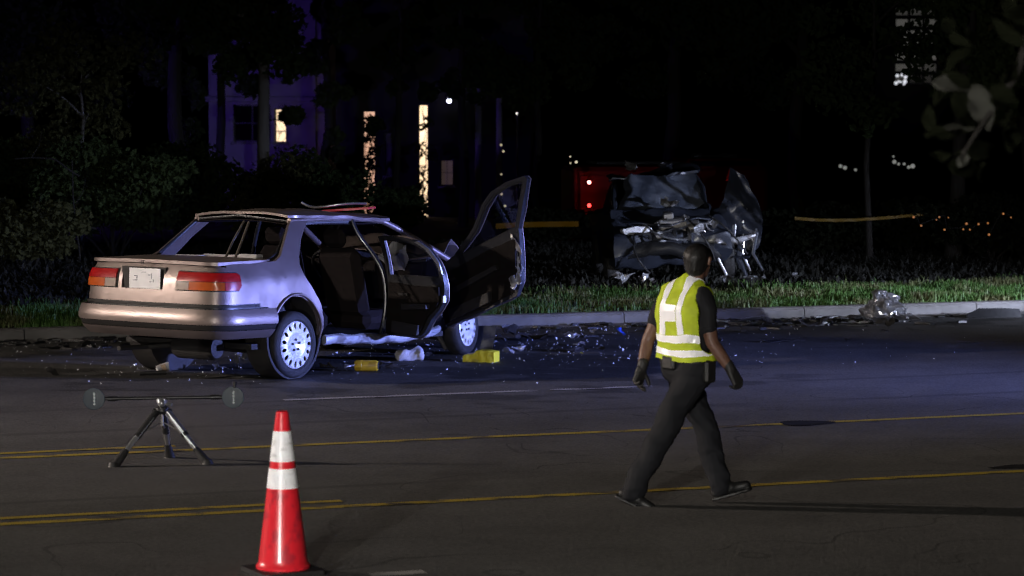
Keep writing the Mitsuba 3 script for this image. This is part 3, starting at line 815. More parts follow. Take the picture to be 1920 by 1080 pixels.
for k, (a, z, w_, h_, s_) in enumerate(((1.04, .62, .10, .30, 31), (1.12, .78, .08, .34, 32), (.95, .45, .16, .2, 33), (1.02, .48, .1, .2, 34))):
    m = shard(w_, h_, .02, s_)
    v = np.asarray(m.vertices) + [a * 1.13, z, .03 + .012 * k]
    m.vertices = fplace(v)
    put('torn_edge', m, 'm_scrap', fd, smooth=30)
# sunroof pushed up out of the roof, with a red plastic piece beside it
q = car_w(A([[1.42, -.30, 1.40]]))[0]
single('broken_tray', warp(xf(slab([(-.26, -.07), (.22, -.09), (.30, 0), (.2, .08), (-.22, .07)], .02, .04), ry(-.06) @ rz(0)), lambda v: (v + [0, 0, .02 * 1]) @ rz(0.1).T + q), 'm_red_plastic', 'red plastic panel lying on the crumpled roof of the silver car', 'tray', smooth=35)
single('bent_metal_strip', tube(CubicSpline(range(4), [q + [-.46, .05, .10], q + [-.30, .02, .05], q + [-.1, -.0, .075], q + [.2, .06, .085]])(np.linspace(0, 3, 20)), .014, 8), 'm_bright_steel', 'thin bent metal strip on the roof of the silver car, behind the red panel', 'metal strip', smooth=50)
# ------------------------------------------------------------------ the officer
PZ = 17.45
PS = F / PZ
PG = G(1290, 945)


def L3(u, v, dy=0.0):
    """A joint from its place in the photograph, in metres about the person's spot."""
    return A([PG[0] + (u - 1290) / PS, PG[1] + dy, (945 - v) / PS])


def bone(a, ra, b, rb, seg=20):
    return Manifold.batch_hull([Manifold.sphere(ra, seg).translate(tuple(a)), Manifold.sphere(rb, seg).translate(tuple(b))])


def chain(*js):
    return [bone(js[i][0], js[i][1], js[i + 1][0], js[i + 1][1]) for i in range(len(js) - 1)]


def union(bones, step=0.022, it=8):
    m = Manifold.batch_boolean(bones, m3.OpType.Add).refine_to_length(step)
    t = tm(m)
    t = trimesh.Trimesh(t.vertices, t.faces, process=True)
    trimesh.smoothing.filter_taubin(t, 0.5, 0.53, it)
    return t


YAW = math.radians(42)
FACE = A([math.cos(YAW), math.sin(YAW), 0])
LEFT = A([-math.sin(YAW), math.cos(YAW), 0])
off_ = thing('person', 'person walking right in a yellow reflective vest, dark trousers and black gloves', 'person')
pelvis, waist, chest, neck = L3(1286, 690), L3(1284, 640), L3(1284, 580), L3(1293, 530)
shL, shR = chest + LEFT * .155 + [0, 0, .085], chest - LEFT * .155 + [0, 0, .085]
hipL, hipR = pelvis + [-.0, .07, -.03] + LEFT * .04, pelvis - LEFT * .06 + [0, -.03, -.03]


def torso(g=0.0):
    return [Manifold.batch_hull([Manifold.sphere(r + g, 24).translate(tuple(c)) for c, r in ((pelvis + LEFT * .08, .105), (pelvis - LEFT * .08, .105), (waist + LEFT * .075, .098), (waist - LEFT * .075, .098))]),
            Manifold.batch_hull([Manifold.sphere(r + g, 24).translate(tuple(c)) for c, r in ((waist + LEFT * .075, .10), (waist - LEFT * .075, .10), (chest + LEFT * .09, .112), (chest - LEFT * .09, .112))]),
            Manifold.batch_hull([Manifold.sphere(r + g, 24).translate(tuple(c)) for c, r in ((chest + LEFT * .09, .112), (chest - LEFT * .09, .112), (shL - LEFT * .03, .066), (shR + LEFT * .03, .066))]),
            Manifold.batch_hull([Manifold.sphere(r + g, 24).translate(tuple(c)) for c, r in ((shL - LEFT * .05, .055), (shR + LEFT * .05, .055), (neck + [0, 0, -.01], .060))])]


elL, wrL = L3(1217, 640, .18), L3(1203, 694, .10)
elR, wrR = L3(1330, 636, -.16), L3(1366, 688, -.17)
armsL = chain((shL, .064), (shL * .5 + elL * .5, .052), (elL, .043), (elL * .6 + wrL * .4, .042), (wrL, .030))
armsR = chain((shR, .064), (shR * .5 + elR * .5, .052), (elR, .043), (elR * .6 + wrR * .4, .042), (wrR, .030))
# rear leg (its toe still on the road) and leading leg (heel down, toe raised)
kn1, an1 = L3(1243, 808, -.05), L3(1187, 912, -.06)
kn2, an2 = L3(1326, 812, .06), L3(1352, 906, .07)
h1, h2 = hipR, hipL
legs = chain((h1, .105), (h1 * .5 + kn1 * .5, .083), (kn1, .062), (kn1 * .65 + an1 * .35, .060), (an1, .040)) + chain((h2, .105), (h2 * .5 + kn2 * .5, .083), (kn2, .062), (kn2 * .65 + an2 * .35, .060), (an2, .040))
headc = L3(1307, 486)
hd = A([math.cos(math.radians(58)), math.sin(math.radians(58)), 0])
hs = A([-hd[1], hd[0], 0])
skull = [Manifold.batch_hull([Manifold.sphere(.080, 28).translate(tuple(headc + hd * .02 + [0, 0, .018])), Manifold.sphere(.080, 28).translate(tuple(headc - hd * .025 + [0, 0, .022])), Manifold.sphere(.048, 20).translate(tuple(headc + hd * .048 + [0, 0, -.075]))]),
         bone(headc + hd * .095 + [0, 0, .012], .010, headc + hd * .108 + [0, 0, -.022], .014, 10),
         bone(headc + hd * .088 + hs * .022 + [0, 0, -.052], .008, headc + hd * .088 - hs * .022 + [0, 0, -.052], .008, 10)]
for s in (-1, 1):
    skull.append(bone(headc + hs * s * .082 + [0, 0, .012], .016, headc + hs * s * .080 + hd * -.004 + [0, 0, -.02], .011, 10))
    skull.append(bone(headc + hd * .086 + hs * s * .034 + [0, 0, .036], .010, headc + hd * .088 + hs * s * .014 + [0, 0, .034], .009, 10))
neckb = chain((neck + [0, 0, -.03], .060), (headc - hd * .01 + [0, 0, -.07], .053))
body = union(skull + neckb + armsL + armsR + torso(-.012), .02, 6)
put('body', body, 'm_skin', off_, smooth=True)
eyes = [xf(trimesh.creation.icosphere(2, .011), None, headc + hd * .088 + hs * s * .031 + [0, 0, .014]) for s in (-1, 1)]
for e in eyes:
    put('eye', e, 'm_plate', off_, smooth=True)
hair = Manifold.batch_hull([Manifold.sphere(.088, 28).translate(tuple(headc + hd * .010 + [0, 0, .024])), Manifold.sphere(.087, 28).translate(tuple(headc - hd * .03 + [0, 0, .022])), Manifold.sphere(.066, 20).translate(tuple(headc - hd * .045 + [0, 0, -.04]))])
cut = tm(hair.refine_to_length(.016))
keep = Manifold.hull_points(A([headc + hd * x + hs * y + [0, 0, z] for x, z in ((.075, .055), (.02, -.01), (-.02, -.10), (-.3, -.10), (-.3, .3), (.075, .3)) for y in (-.2, .2)]))
hm = tm((hair ^ keep).refine_to_length(.014))
hm.vertices = np.asarray(hm.vertices) + lump(np.asarray(hm.vertices), .003, 60, 2)
put('hair', hm, 'm_hair', off_, smooth=True, label='short dark hair')
sl_L, sl_R = shL * .42 + elL * .58, shR * .40 + elR * .60
shirt = union(torso(.004) + chain((shL, .076), (sl_L, .064)) + chain((shR, .078), (sl_R, .066)) + [bone(neck + [0, 0, -.02], .070, neck + [0, 0, .01], .062)], .02, 5)
shirt.vertices = np.asarray(shirt.vertices) + lump(np.asarray(shirt.vertices), .007, 18, 4)
put('shirt', shirt, 'm_shirt', off_, smooth=True, label='black short sleeved shirt')
hem1, hem2 = an1 * .88 + kn1 * .12, an2 * .9 + kn2 * .1
trs = union([Manifold.batch_hull([Manifold.sphere(.118, 24).translate(tuple(c)) for c in (pelvis + LEFT * .075 + [0, 0, .03], pelvis - LEFT * .075 + [0, 0, .03], h1, h2)])]
            + chain((h1, .118), (h1 * .5 + kn1 * .5, .100), (kn1, .084), (kn1 * .5 + hem1 * .5, .084), (hem1, .076), (an1 - [0, 0, .02], .074)) + chain((h2, .118), (h2 * .5 + kn2 * .5, .100), (kn2, .082), (kn2 * .5 + hem2 * .5, .082), (hem2, .074), (an2 - [0, 0, .015], .072)), .02, 5)
v = np.asarray(trs.vertices)
trs.vertices = v + lump(v, .008, 13, 6) + lump(v * [.6, .6, 1.6], .006, 24, 7)
put('trousers', trs, 'm_trousers', off_, smooth=True, label='loose dark grey trousers')
belt = Manifold.batch_hull([Manifold.sphere(.125, 24).translate(tuple(c)) for c in (pelvis + LEFT * .078 + [0, 0, .075], pelvis - LEFT * .078 + [0, 0, .075])])
belt = belt ^ Manifold.cube((2, 2, .05), True).translate((float(pelvis[0]), float(pelvis[1]), float(pelvis[2] + .065)))
put('belt', tm(belt.refine_to_length(.03)), 'm_boot', off_, smooth=40)
put('pouch', box([.10, .05, .15], pelvis - LEFT * .205 + [.0, 0, .0], .015, rz(YAW)), 'm_boot', off_, smooth=30)
put('pouch', box([.11, .05, .10], pelvis - FACE * .13 + LEFT * .03 + [0, 0, .05], .015, rz(YAW + 1.57)), 'm_boot', off_, smooth=30)


def boot(ank, direction, pitch):
    """A boot with the ankle at the origin, its toe along direction, raised by pitch."""
    d = A(direction, float); d /= np.linalg.norm(d)
    s = np.cross([0, 0, 1.0], d)
    f = d * math.cos(pitch) + A([0, 0, 1]) * math.sin(pitch)
    u = np.cross(f, s)
    P = lambda a, b, c: ank + f * a + s * b + u * c  # noqa: E731
    up = [bone(P(-.045, 0, -.062), .036, P(.06, 0, -.055), .040, 16), bone(P(.05, .006, -.062), .038, P(.155, .008, -.070), .034, 16), bone(P(.03, 0, -.04), .046, P(-.01, 0, .02), .052, 16), bone(P(-.01, 0, .0), .05, P(-.012, 0, .085), .055, 16)]
    sole = Manifold.hull_points(A([P(a, b, c) for a, b in ((-.085, -.032), (-.085, .032), (.08, -.046), (.08, .048), (.175, -.034), (.19, .0), (.175, .038)) for c in (-.108, -.088)]))
    return union(up + [sole], .016, 3)


put('boot', boot(an1, [.96, -.28, 0], math.radians(-24)), 'm_boot', off_, smooth=True)
put('boot', boot(an2, [.98, -.1, 0], math.radians(17)), 'm_boot', off_, smooth=True)


def hand(w, d, out, palm_n):
    """A gloved, slightly curled hand from the wrist w along d; out: towards the thumb; palm_n: the way the palm faces."""
    d = A(d, float); d /= np.linalg.norm(d)
    o = A(out, float); o -= d * (o @ d); o /= np.linalg.norm(o)
    n = np.cross(d, o)
    n = n if n @ palm_n > 0 else -n
    P = lambda a, b, c: w + d * a + o * b + n * c  # noqa: E731
    bs = [Manifold.batch_hull([Manifold.sphere(r, 14).translate(tuple(P(*c))) for c, r in (((.0, -.015, 0), .026), ((.0, .015, 0), .026), ((.085, -.034, .004), .016), ((.09, .030, .0), .017))])]
    for k, (y, ln) in enumerate(((.033, .072), (.011, .080), (-.012, .074), (-.034, .058))):
        c = .5 + .12 * k
        a = P(.085, y, .0)
        b = a + (d * math.cos(c) + n * math.sin(c)) * ln * .45
        e = b + (d * math.cos(2.1 * c) + n * math.sin(2.1 * c)) * ln * .33
        g = e + (d * math.cos(3.0 * c) + n * math.sin(3.0 * c)) * ln * .25
        bs += chain((a, .0115), (b, .0108), (e, .0098), (g, .0085))
    a = P(.02, .028, .008)
    b = a + (d * .65 + o * .7 + n * .3) * .045
    e = b + (d * .9 + o * .3 + n * .45) * .035
    bs += chain((a, .016), (b, .0125), (e, .0105))
    bs.append(bone(P(-.045, 0, 0), .037, P(.0, 0, 0), .033, 16))
    return union(bs, .008, 3)


put('glove', hand(wrL, [-.28, -.15, -.95], FACE, [1, -.3, 0]), 'm_rubber', off_, smooth=True, label='black glove on the trailing left hand')
put('glove', hand(wrR, [.50, -.05, -.85], FACE, [-.2, 1, 0]), 'm_rubber', off_, smooth=True, label='black glove on the leading right hand')
# reflective vest: a shell round the shirt, open at the arms and neck
z0 = float((945 - 672) / PS)
shell = Manifold.batch_boolean(torso(.026), m3.OpType.Add) - Manifold.batch_boolean(torso(.012), m3.OpType.Add)
cutters = [bone(shL + LEFT * .02, .083, elL, .085), bone(shR - LEFT * .02, .083, elR, .085), bone(neck + [0, 0, -.012], .074, neck + FACE * .1 + [0, 0, .06], .085), Manifold.cube((3, 3, 3), True).translate((float(PG[0]), float(PG[1]), z0 - 1.5))]
arm_cut = Manifold.batch_boolean(cutters, m3.OpType.Add)


def drape(m):
    t = tm(m.refine_to_length(.022))
    v = np.asarray(t.vertices)
    fl = np.clip((z0 + .22 - v[:, 2]) / .25, 0, 1)[:, None]
    rad = v - A([pelvis[0], pelvis[1], 0]); rad[:, 2] = 0
    t.vertices = v + rad * .10 * fl + lump(v, .006, 11, 9) + lump(v * [1, 1, .6], .003, 26, 12)
    return t


vest = put('vest', drape(shell - arm_cut), 'm_vest', off_, smooth=40, label='yellow green high visibility vest')
band_shell = (Manifold.batch_boolean(torso(.0295), m3.OpType.Add) - Manifold.batch_boolean(torso(.0268), m3.OpType.Add)) - arm_cut
cx, cy = float(PG[0]), float(PG[1])


def band(z, h):
    return Manifold.cube((3, 3, h), True).translate((cx, cy, float(z)))


zb1, zb2 = (945 - 629) / PS, (945 - 655) / PS
put('reflective_band', drape(band_shell ^ band(zb1, .045)), 'm_tape', vest, smooth=40)
put('reflective_band', drape(band_shell ^ band(zb2, .045)), 'm_tape', vest, smooth=40)
Rt = rz(YAW)


def slab_at(lat, w, zlo, zhi, fwd0=-1, fwd1=1):
    c = Manifold.cube((fwd1 - fwd0, w, zhi - zlo), False).translate((fwd0, lat - w / 2, zlo))
    M = np.zeros((3, 4)); M[:, :3] = Rt; M[:, 3] = [chest[0], chest[1], 0]
    return c.transform(M)


for lat in (-.075, .085):
    put('shoulder_strap', drape(band_shell ^ slab_at(lat, .048, zb1 + .025, 2.0)), 'm_tape', vest, smooth=40)
put('back_patch', drape(band_shell ^ slab_at(.008, .105, (945 - 598) / PS, (945 - 568) / PS, -1, 0)), 'm_tape', vest, smooth=40, label='pale reflective patch across the back of the vest')

# ------------------------------------------------------------------ traffic cone
CG = G(531, 1074)
cone = thing('traffic_cone', 'tall red traffic cone with two white reflective collars, standing in the foreground', 'traffic cone')


def cr(z):
    return .142 + (.034 - .142) * ((z - .035) / .875)


prof = [(.150, .030), (.152, .045), (cr(.06), .062)] + [(cr(z), z) for z in np.linspace(.08, .89, 14)] + [(.033, .905), (.026, .910), (.018, .905), (.018, .86), (.12, .03), (.150, .028)]
put('body', xf(lathe(prof, 64), None, CG), 'm_cone', cone, smooth=30)
for za, zb in ((.482, .592), (.632, .800)):
    put('collar', xf(lathe([(cr(za) + .0005, za), (cr(za) + .003, za), (cr(zb) + .003, zb), (cr(zb) + .0005, zb), (cr(za) + .0005, za)], 64), None, CG), 'm_reflective', cone, smooth=30)
bs = sg.box(-.185, -.185, .185, .185).buffer(-.03).buffer(.03)
bm = slab(list(bs.exterior.coords)[:-1], .026, .2)
put('base', xf(xf(bm, None, [0, 0, .003]), rz(.5), CG), 'm_rubber', cone, smooth=30)

# ------------------------------------------------------------------ tripod with a bar that carries two round targets
tp = thing('tripod', 'low black and silver tripod standing on the road, left of the cone', 'tripod')
TY = G(305, 866)[1]
hub = at(304, 768, TY)
feetp = [G(213, 875), G(389, 870), G(318, 858)]
put('centre_column', tube([hub + [0, 0, -.03], hub + [0, 0, .05]], .02, 14), 'm_black_plastic', tp, smooth=40)
put('shoulder', cat(xf(lathe([(0, -.03), (.045, -.03), (.055, -.01), (.05, .015), (.025, .03), (0, .03)], 18), None, hub), *[box([.05, .035, .045], hub + A([math.cos(a), math.sin(a), -.3]) * .045, .008, rz(a)) for a in (3.3, -.2, 1.6)]), 'm_black_plastic', tp, smooth=35)
put('head', cat(box([.075, .055, .045], hub + [0, 0, .065], .012), xf(trimesh.creation.icosphere(3, .03), None, hub + [.0, -.02, .05])), 'm_bright_steel', tp, smooth=35, label='silver tripod head')
put('lock_knob', tube([hub + [.03, -.02, .045], hub + [.075, -.03, .04]], [.008, .014], 10), 'm_bright_steel', tp)
for k, fp in enumerate(feetp):
    lg = unique(tp + '__leg')
    a = hub + (fp - hub) * A([.12, .12, 0]) + [0, 0, -.015]
    d = fp - a
    put('leg', tube([a, a + d * .42], [.027, .024], 12), 'm_black_plastic' if k != 1 else 'm_bright_steel', tp, smooth=40)  # right leg in bright steel: the light on it is put into the colour
    sd = np.cross(d, [0, 0, 1.0]); sd /= np.linalg.norm(sd)
    put('lower_tube', cat(tube([a + d * .36, a + d * .80], .019, 12), tube([a + d * .1 + sd * .022, a + d * .62 + sd * .02], .006, 8), tube([a + d * .1 - sd * .022, a + d * .62 - sd * .02], .006, 8)), 'm_bright_steel' if k != 2 else 'm_steel', lg, smooth=40)  # back leg gets the duller steel
    put('clamp', xf(trimesh.creation.cylinder(.026, .05, sections=14), None, (0, 0, 0)) if False else tube([a + d * .40, a + d * .46], .026, 12), 'm_black_plastic', lg, smooth=40)
    put('clamp', tube([a + d * .70, a + d * .76], .022, 12), 'm_black_plastic', lg, smooth=40)
    put('foot', cat(tube([a + d * .74, a + d * .9, a + d * .975], [.026, .034, .036], 12), tube([fp + [0, 0, .035], fp + [0, 0, .0]], [.032, .044], 12)), 'm_rubber', lg, smooth=40)
put('brace', cat(*[tube([hub + [0, 0, -.09], hub * .62 + fp * .38 + [0, 0, -.005]], .006, 8) for fp in feetp], tube([hub + [0, 0, -.12], hub], .012, 10)), 'm_steel', tp, smooth=40)
bar = thing('scale_bar', 'thin black bar with a round dark target at each end, held by the tripod', 'scale bar')
e0, e1 = at(176, 748, TY), at(437, 745, TY)
put('rod', tube([e0 + [.05, .015, 0], e1 + [-.05, .015, 0]], .0125, 12), 'm_carbon', bar, smooth=40)
for e, off_x in ((e0, 1), (e1, -1)):
    put('sleeve', tube([e + [off_x * .10, .015, 0], e + [off_x * .17, .015, 0]], .018, 12), 'm_black_plastic', bar, smooth=40)
    tg = put('target', xf(lathe([(0, .006), (.074, .006), (.080, .003), (.080, -.006), (.074, -.009), (0, -.009)], 40), rx(math.pi / 2) @ rz(0), e), 'm_disc', bar, smooth=30)
    ms = [box([w_, .002, h_], e + [.004, -.0075, z_]) for w_, h_, z_ in ((.012, .022, .035), (.014, .014, .010), (.010, .020, -.014), (.014, .010, -.038), (.004, .095, 0))]
    put('mark', cat(ms), 'm_disc_mark', tg)
put('stud', tube([e1 + [.012, 0, .07], e1 + [.014, 0, .115]], [.01, .016], 10), 'm_black_plastic', bar)
# ------------------------------------------------------------------ wreckage on the road
blk = G(902, 678)
single('crib_block', warp(xf(slab([(-.17, 0), (.17, 0), (.17, .105), (.11, .118), (-.02, .118), (-.05, .085), (-.15, .075), (-.17, .06)], .17, .05), rx(math.pi / 2), [0, .085, 0]), lambda v: (v + lump(v, .002, 40, 3)) @ rz(-.35).T + blk), 'm_yellow_plastic', 'bright yellow plastic block beside the front wheel of the silver car', 'block', smooth=False)
b2 = G(687, 696)
ab = thing('yellow_cylinder', 'amber yellow cylinder with a dark end lying under the rear door of the silver car', 'cylinder')
Rb = rz(-.12) @ ry(math.pi / 2)
put('barrel', xf(lathe([(0, -.115), (.045, -.115), (.055, -.1), (.055, -.04), (.050, -.035), (.055, -.03), (.055, .1), (.045, .115), (.038, .115), (.034, .09), (0, .09)], 24), Rb, b2 + [0, 0, .056]), 'm_amber_plastic', ab, smooth=35)
put('end_cap', xf(lathe([(0, .092), (.033, .092), (.033, .119), (0, .119)], 20), Rb, b2 + [0, 0, .056]), 'm_rubber', ab, smooth=35)
r_ = tm(Manifold.batch_hull([Manifold.sphere(.055, 20).translate((-.10, 0, .055)), Manifold.sphere(.06, 20).translate((.09, .02, .06))]).refine_to_length(.02))
single('cloth_bundle', xf(crumple(r_, .014, 16, 3), None, G(768, 676)), 'm_white_cloth', 'rounded pale grey bundle under the open rear door of the silver car', 'bundle', smooth=True)
single('dark_panel', xf(crumple(slab([(-.11, 0), (.10, 0), (.13, .26), (-.12, .27)], .015, .05), .012, 7, 2), rz(-.1) @ rx(math.pi / 2 - .25), G(908, 655)), 'm_black_plastic', 'black torn panel standing behind the yellow block', 'panel', smooth=30)
single('pale_strip', tube([G(905, 652) + [0, 0, .0], G(905, 652) + [.07, .02, .11], G(905, 652) + [.135, .04, .225]], [.010, .009, .008], 8), 'm_tape', 'thin pale strip leaning on the black torn panel', 'strip', smooth=40)
# shiny heap at the kerb on the right
hp = G(1660, 606)
ico = trimesh.creation.icosphere(4, 1.0)
hv = np.asarray(ico.vertices).copy()
hv = hv * [.27, .20, .24] * (1 - .35 * np.clip(hv[:, 2:], 0, 1) * np.abs(hv[:, :1]))
hv[:, 2] = np.maximum(hv[:, 2], -.02)
hv += lump(hv, .05, 13, 21) * [1, 1, .8] + lump(hv, .02, 34, 22)
single('foil_heap', rest(trimesh.Trimesh(hv, ico.faces, process=False), hp), 'm_foil', 'crumpled heap of shiny silver sheet at the kerb on the right', 'heap', smooth=12)
for k, (u, v, w_, h_, m_, lb) in enumerate(((1702, 603, .32, .18, 'm_scrap', 'bright torn sheet on the right of the silver heap'), (1612, 608, .26, .15, 'm_scrap', 'torn sheet on the left of the silver heap'), (1655, 612, .42, .14, 'm_under', 'dark flat scrap in front of the silver heap'))):
    single('torn_sheet', rest(xf(shard(w_, h_, .035, 40 + k), rx(.4 * k)), G(u, v)), m_, lb, 'scrap', smooth=20)
single('bumper_fragment', xf(warp(slab([(-.36, 0), (.36, 0), (.33, .12), (-.2, .13), (-.36, .07)], .03, .05), lambda v: np.stack([v[:, 0], v[:, 2] + .25 * v[:, 0]**2, v[:, 1]], 1)), rz(.2) @ rx(-.4), G(1868, 596)), 'm_black_plastic', 'long black piece of bumper at the kerb, far right', 'bumper piece', smooth=30)
single('trim_piece', rest(xf(shard(.3, .2, .04, 51), rx(.5)), G(1836, 592)), 'm_under', 'dark piece of trim at the left end of the long black bumper piece', 'scrap', smooth=20)
single('blue_shard', rest(xf(shard(.12, .07, .03, 303), rx(.9)), G(1166, 630)), 'm_blue_shard', 'small shiny blue shard on the road behind the walking person', 'lens', smooth=True)
spots = [(1070, 634, .20, .12, 'm_scrap', 'bright crumpled sheet left of the small blue piece'), (1086, 648, .15, .08, 'm_scrap', 'second bright crumpled sheet, nearer, left of the small blue piece'), (1112, 626, .14, .10, 'm_scrap', 'pale torn sheet by the kerb left of the walking person'), (1015, 640, .5, .22, 'm_under', 'large flat black scrap right of the open front door'), (960, 628, .34, .2, 'm_under', 'black scrap by the kerb just right of the open front door'),
         (1100, 660, .5, .12, 'm_under', 'long thin black scrap left of the walking person'), (1405, 612, .7, .2, 'm_under', 'long black scrap along the kerb right of the walking person'), (1465, 642, .62, .1, 'm_black_plastic', 'thin black strip lying on the road right of the walking person'), (1520, 612, .6, .18, 'm_under', 'black scrap along the kerb left of the silver heap'), (1340, 640, .3, .12, 'm_under', 'black scrap just behind the walking person'),
         (1590, 640, .12, .06, 'm_under', 'small black piece on the road below the silver heap'), (1820, 644, .3, .05, 'm_under', 'thin dark piece on the road, far right'), (1680, 604, .08, .06, 'm_under', 'small dark piece under the silver heap'), (950, 664, .14, .10, 'm_scrap', 'small pale shred right of the yellow block'), (972, 658, .10, .08, 'm_scrap', 'second small pale shred right of the yellow block'),
         (1090, 664, .06, .05, 'm_yellow_plastic', 'tiny yellow chip on the road left of the walking person'), (650, 690, .13, .09, 'm_scrap', 'pale shred on the left of the amber yellow cylinder'), (620, 694, .36, .12, 'm_under', 'flat dark scrap just right of the rear wheel'), (745, 690, .34, .08, 'm_under', 'dark scrap in front of the pale grey bundle'), (795, 668, .3, .12, 'm_under', 'dark scrap behind the pale grey bundle'),
         (95, 705, .26, .1, 'm_under', 'dark scrap on the road, far left'), (1495, 604, .2, .1, 'm_scrap', 'pale shred at the kerb between the person and the silver heap'), (1345, 606, .16, .1, 'm_scrap', 'pale shred at the kerb just right of the walking person'), (1660, 622, .14, .06, 'm_under', 'small dark scrap in front of the heap, nearest the viewer'), (720, 684, .22, .06, 'm_scrap', 'bluish strip of metal by the amber yellow cylinder')]
for k, (u, v, w_, h_, m_, lb) in enumerate(spots):
    r = np.random.default_rng(100 + k)
    single('scrap', rest(xf(shard(w_, h_, min(w_, h_) * .22, 60 + k), rz(r.uniform(-.4, .4)) @ rx(r.uniform(-.3, .5))), G(u, v), None, .003), m_, lb, 'scrap', smooth=20)
# under the tail of the car
cp = thing('cup', 'crushed pale cup lying under the tail of the silver car', 'cup')
put('wall', xf(crumple(lathe([(.035, -.06), (.048, .06), (.044, .06), (.031, -.056), (0, -.056), (0, -.06), (.035, -.06)], 24), .006, 20, 2), rz(.4) @ ry(1.35) , G(306, 700) + [0, 0, .05]), 'm_white_cloth', cp, smooth=30)
put('band', xf(crumple(lathe([(.040, -.02), (.0445, .025), (.0455, .025), (.041, -.02), (.040, -.02)], 24), .006, 20, 2), rz(.4) @ ry(1.35), G(306, 700) + [0, 0, .05]), 'm_tan', cp, smooth=30)
single('black_bar', tube([G(262, 704) + [0, 0, .02], G(312, 703) + [0, 0, .025]], [.018, .02], 8), 'm_rubber', 'short black bar lying in front of the pale cup', 'bar', smooth=40)
single('exhaust_scrap', rest(xf(shard(.3, .1, .03, 91), rx(.3)), G(398, 694)), 'm_steel', 'grey twisted scrap under the middle of the silver car', 'scrap', smooth=20)
single('exhaust_scrap', rest(xf(shard(.16, .12, .03, 92), rx(.8)), G(455, 683)), 'm_steel', 'pale scrap under the silver car beside the near rear wheel', 'scrap', smooth=20)


def glass_bits(n, seed):
    r = np.random.default_rng(seed)
    V, Fc = [], []
    tet = A([[0, 2, 1], [0, 1, 3], [1, 2, 3], [2, 0, 3]])
    k = 0
    while k < n:
        c = r.random()
        if c < .45:
            p = E * r.normal(7.5, 3.5) + N * (KERB - abs(r.normal(0.1, 1.1)) - .1)
        elif c < .75:
            q_ = G(920, 660); p = q_ + A([r.normal(0.5, 1.3), r.normal(0.3, 1.2), 0])
        elif c < .85:
            q_ = G(420, 690); p = q_ + A([r.normal(0, 1.2), r.normal(0, .6), 0])
        else:
            p = E * r.uniform(-3, 16) + N * (KERB - r.uniform(0, 5.5))
        if p @ N > KERB - .03:
            continue
        s = r.uniform(.004, .013) * (1.7 if r.random() < .06 else 1)
        q = r.normal(0, 1, (4, 3)); q /= np.linalg.norm(q, axis=1, keepdims=True)
        q = q * s; q[:, 2] -= q[:, 2].min() - .004
        V.append(q + [p[0], p[1], 0]); Fc.append(tet + 4 * k); k += 1
    return trimesh.Trimesh(np.vstack(V), np.vstack(Fc), process=False)


def crumbs(n, seed):
    r = np.random.default_rng(seed)
    V, Fc = [], []
    for k in range(n):
        s = r.normal(7.0, 1.6) if r.random() < .55 else r.normal(13.2, 1.3)
        p = E * s + N * (KERB - .12 - abs(r.normal(0, .55)))
        w_, l_ = r.uniform(.012, .05), r.uniform(.03, .14) * (1.8 if r.random() < .1 else 1)
        q = A([[-l_, -w_ * .6, 0], [l_ * .8, -w_, 0], [l_, w_ * .7, 0], [-l_ * .7, w_, 0]])
        q = np.vstack([q, q * .8 + [0, 0, r.uniform(.008, .03)]]) @ rz(r.uniform(0, 6.28)).T + [p[0], p[1], .003]
        V.append(q); Fc.append(A([[0, 2, 1], [0, 3, 2], [4, 5, 6], [4, 6, 7], [0, 1, 5], [0, 5, 4], [1, 2, 6], [1, 6, 5], [2, 3, 7], [2, 7, 6], [3, 0, 4], [3, 4, 7]]) + 8 * k)
    return trimesh.Trimesh(np.vstack(V), np.vstack(Fc), process=False)


put('debris_crumbs', crumbs(420, 23), 'm_black_plastic', kind='stuff', label='small dark crumbs of plastic and dirt strewn along the kerb')
labels['debris_crumbs']['category'] = 'debris'
put('broken_glass', glass_bits(1300, 17), 'm_glass_bits', kind='stuff', label='glittering crumbs of broken glass scattered over the road')
labels['broken_glass']['category'] = 'broken glass'

# ------------------------------------------------------------------ the second wreck beyond the grass
Y2 = 38.2
WB = G(1262, 541); WB = A([2.17, Y2, .125])
WR = rz(math.radians(-88)) @ rx(math.radians(4))             # local x forward: it faces the road, turned to the right
K2 = 1.0
wr = thing('crushed_car', 'dark blue crushed car standing beyond the grass with its nose torn open', 'car')


def wput(name, mesh, mat, parent=None, dent=None, smooth=30, label=None):
    m = tm(mesh)
    return put(name, warp(m, lambda v: ((v + (lump(v, *dent) if dent else 0)) * 1.0) @ WR.T + WB), mat, parent or wr, smooth=smooth, label=label)


def prism(profile, y0, y1, step=.09):
    """A side outline (x, z) stretched between y0 and y1."""
    return warp(slab(profile, y1 - y0, step), lambda v: np.stack([v[:, 0], y1 - v[:, 2], v[:, 1]], 1))


lower = [(-2.6, .30), (-2.65, .75), (-2.5, .95), (-1.9, 1.0), (.15, .98), (.9, .90), (1.25, .72), (1.3, .45), (1.1, .28)]
wput('body', prism(lower, -.80, .80, .07), 'm_navy_paint', dent=(.045, 3.4, 3))
cabin = [(-1.95, .98), (-1.45, 1.40), (-.75, 1.50), (-.25, 1.44), (.35, .98)]
cb = prism(cabin, -.62, .62)
wput('cabin', warp(cb, lambda v: np.stack([v[:, 0], v[:, 1] * (1.12 - .22 * np.clip((v[:, 2] - .98) / .5, 0, 1)), v[:, 2]], 1)), 'm_dark_glass', dent=(.03, 3, 5))
wput('roof', warp(slab([(-1.5, -.62), (-.2, -.64), (-.15, 0), (-.2, .64), (-1.5, .62)], .03, .08), lambda v: np.stack([v[:, 0], v[:, 1], 1.47 + v[:, 2] + .05 * np.sin(v[:, 0] * 4)], 1)), 'm_navy_paint', dent=(.06, 4, 6))
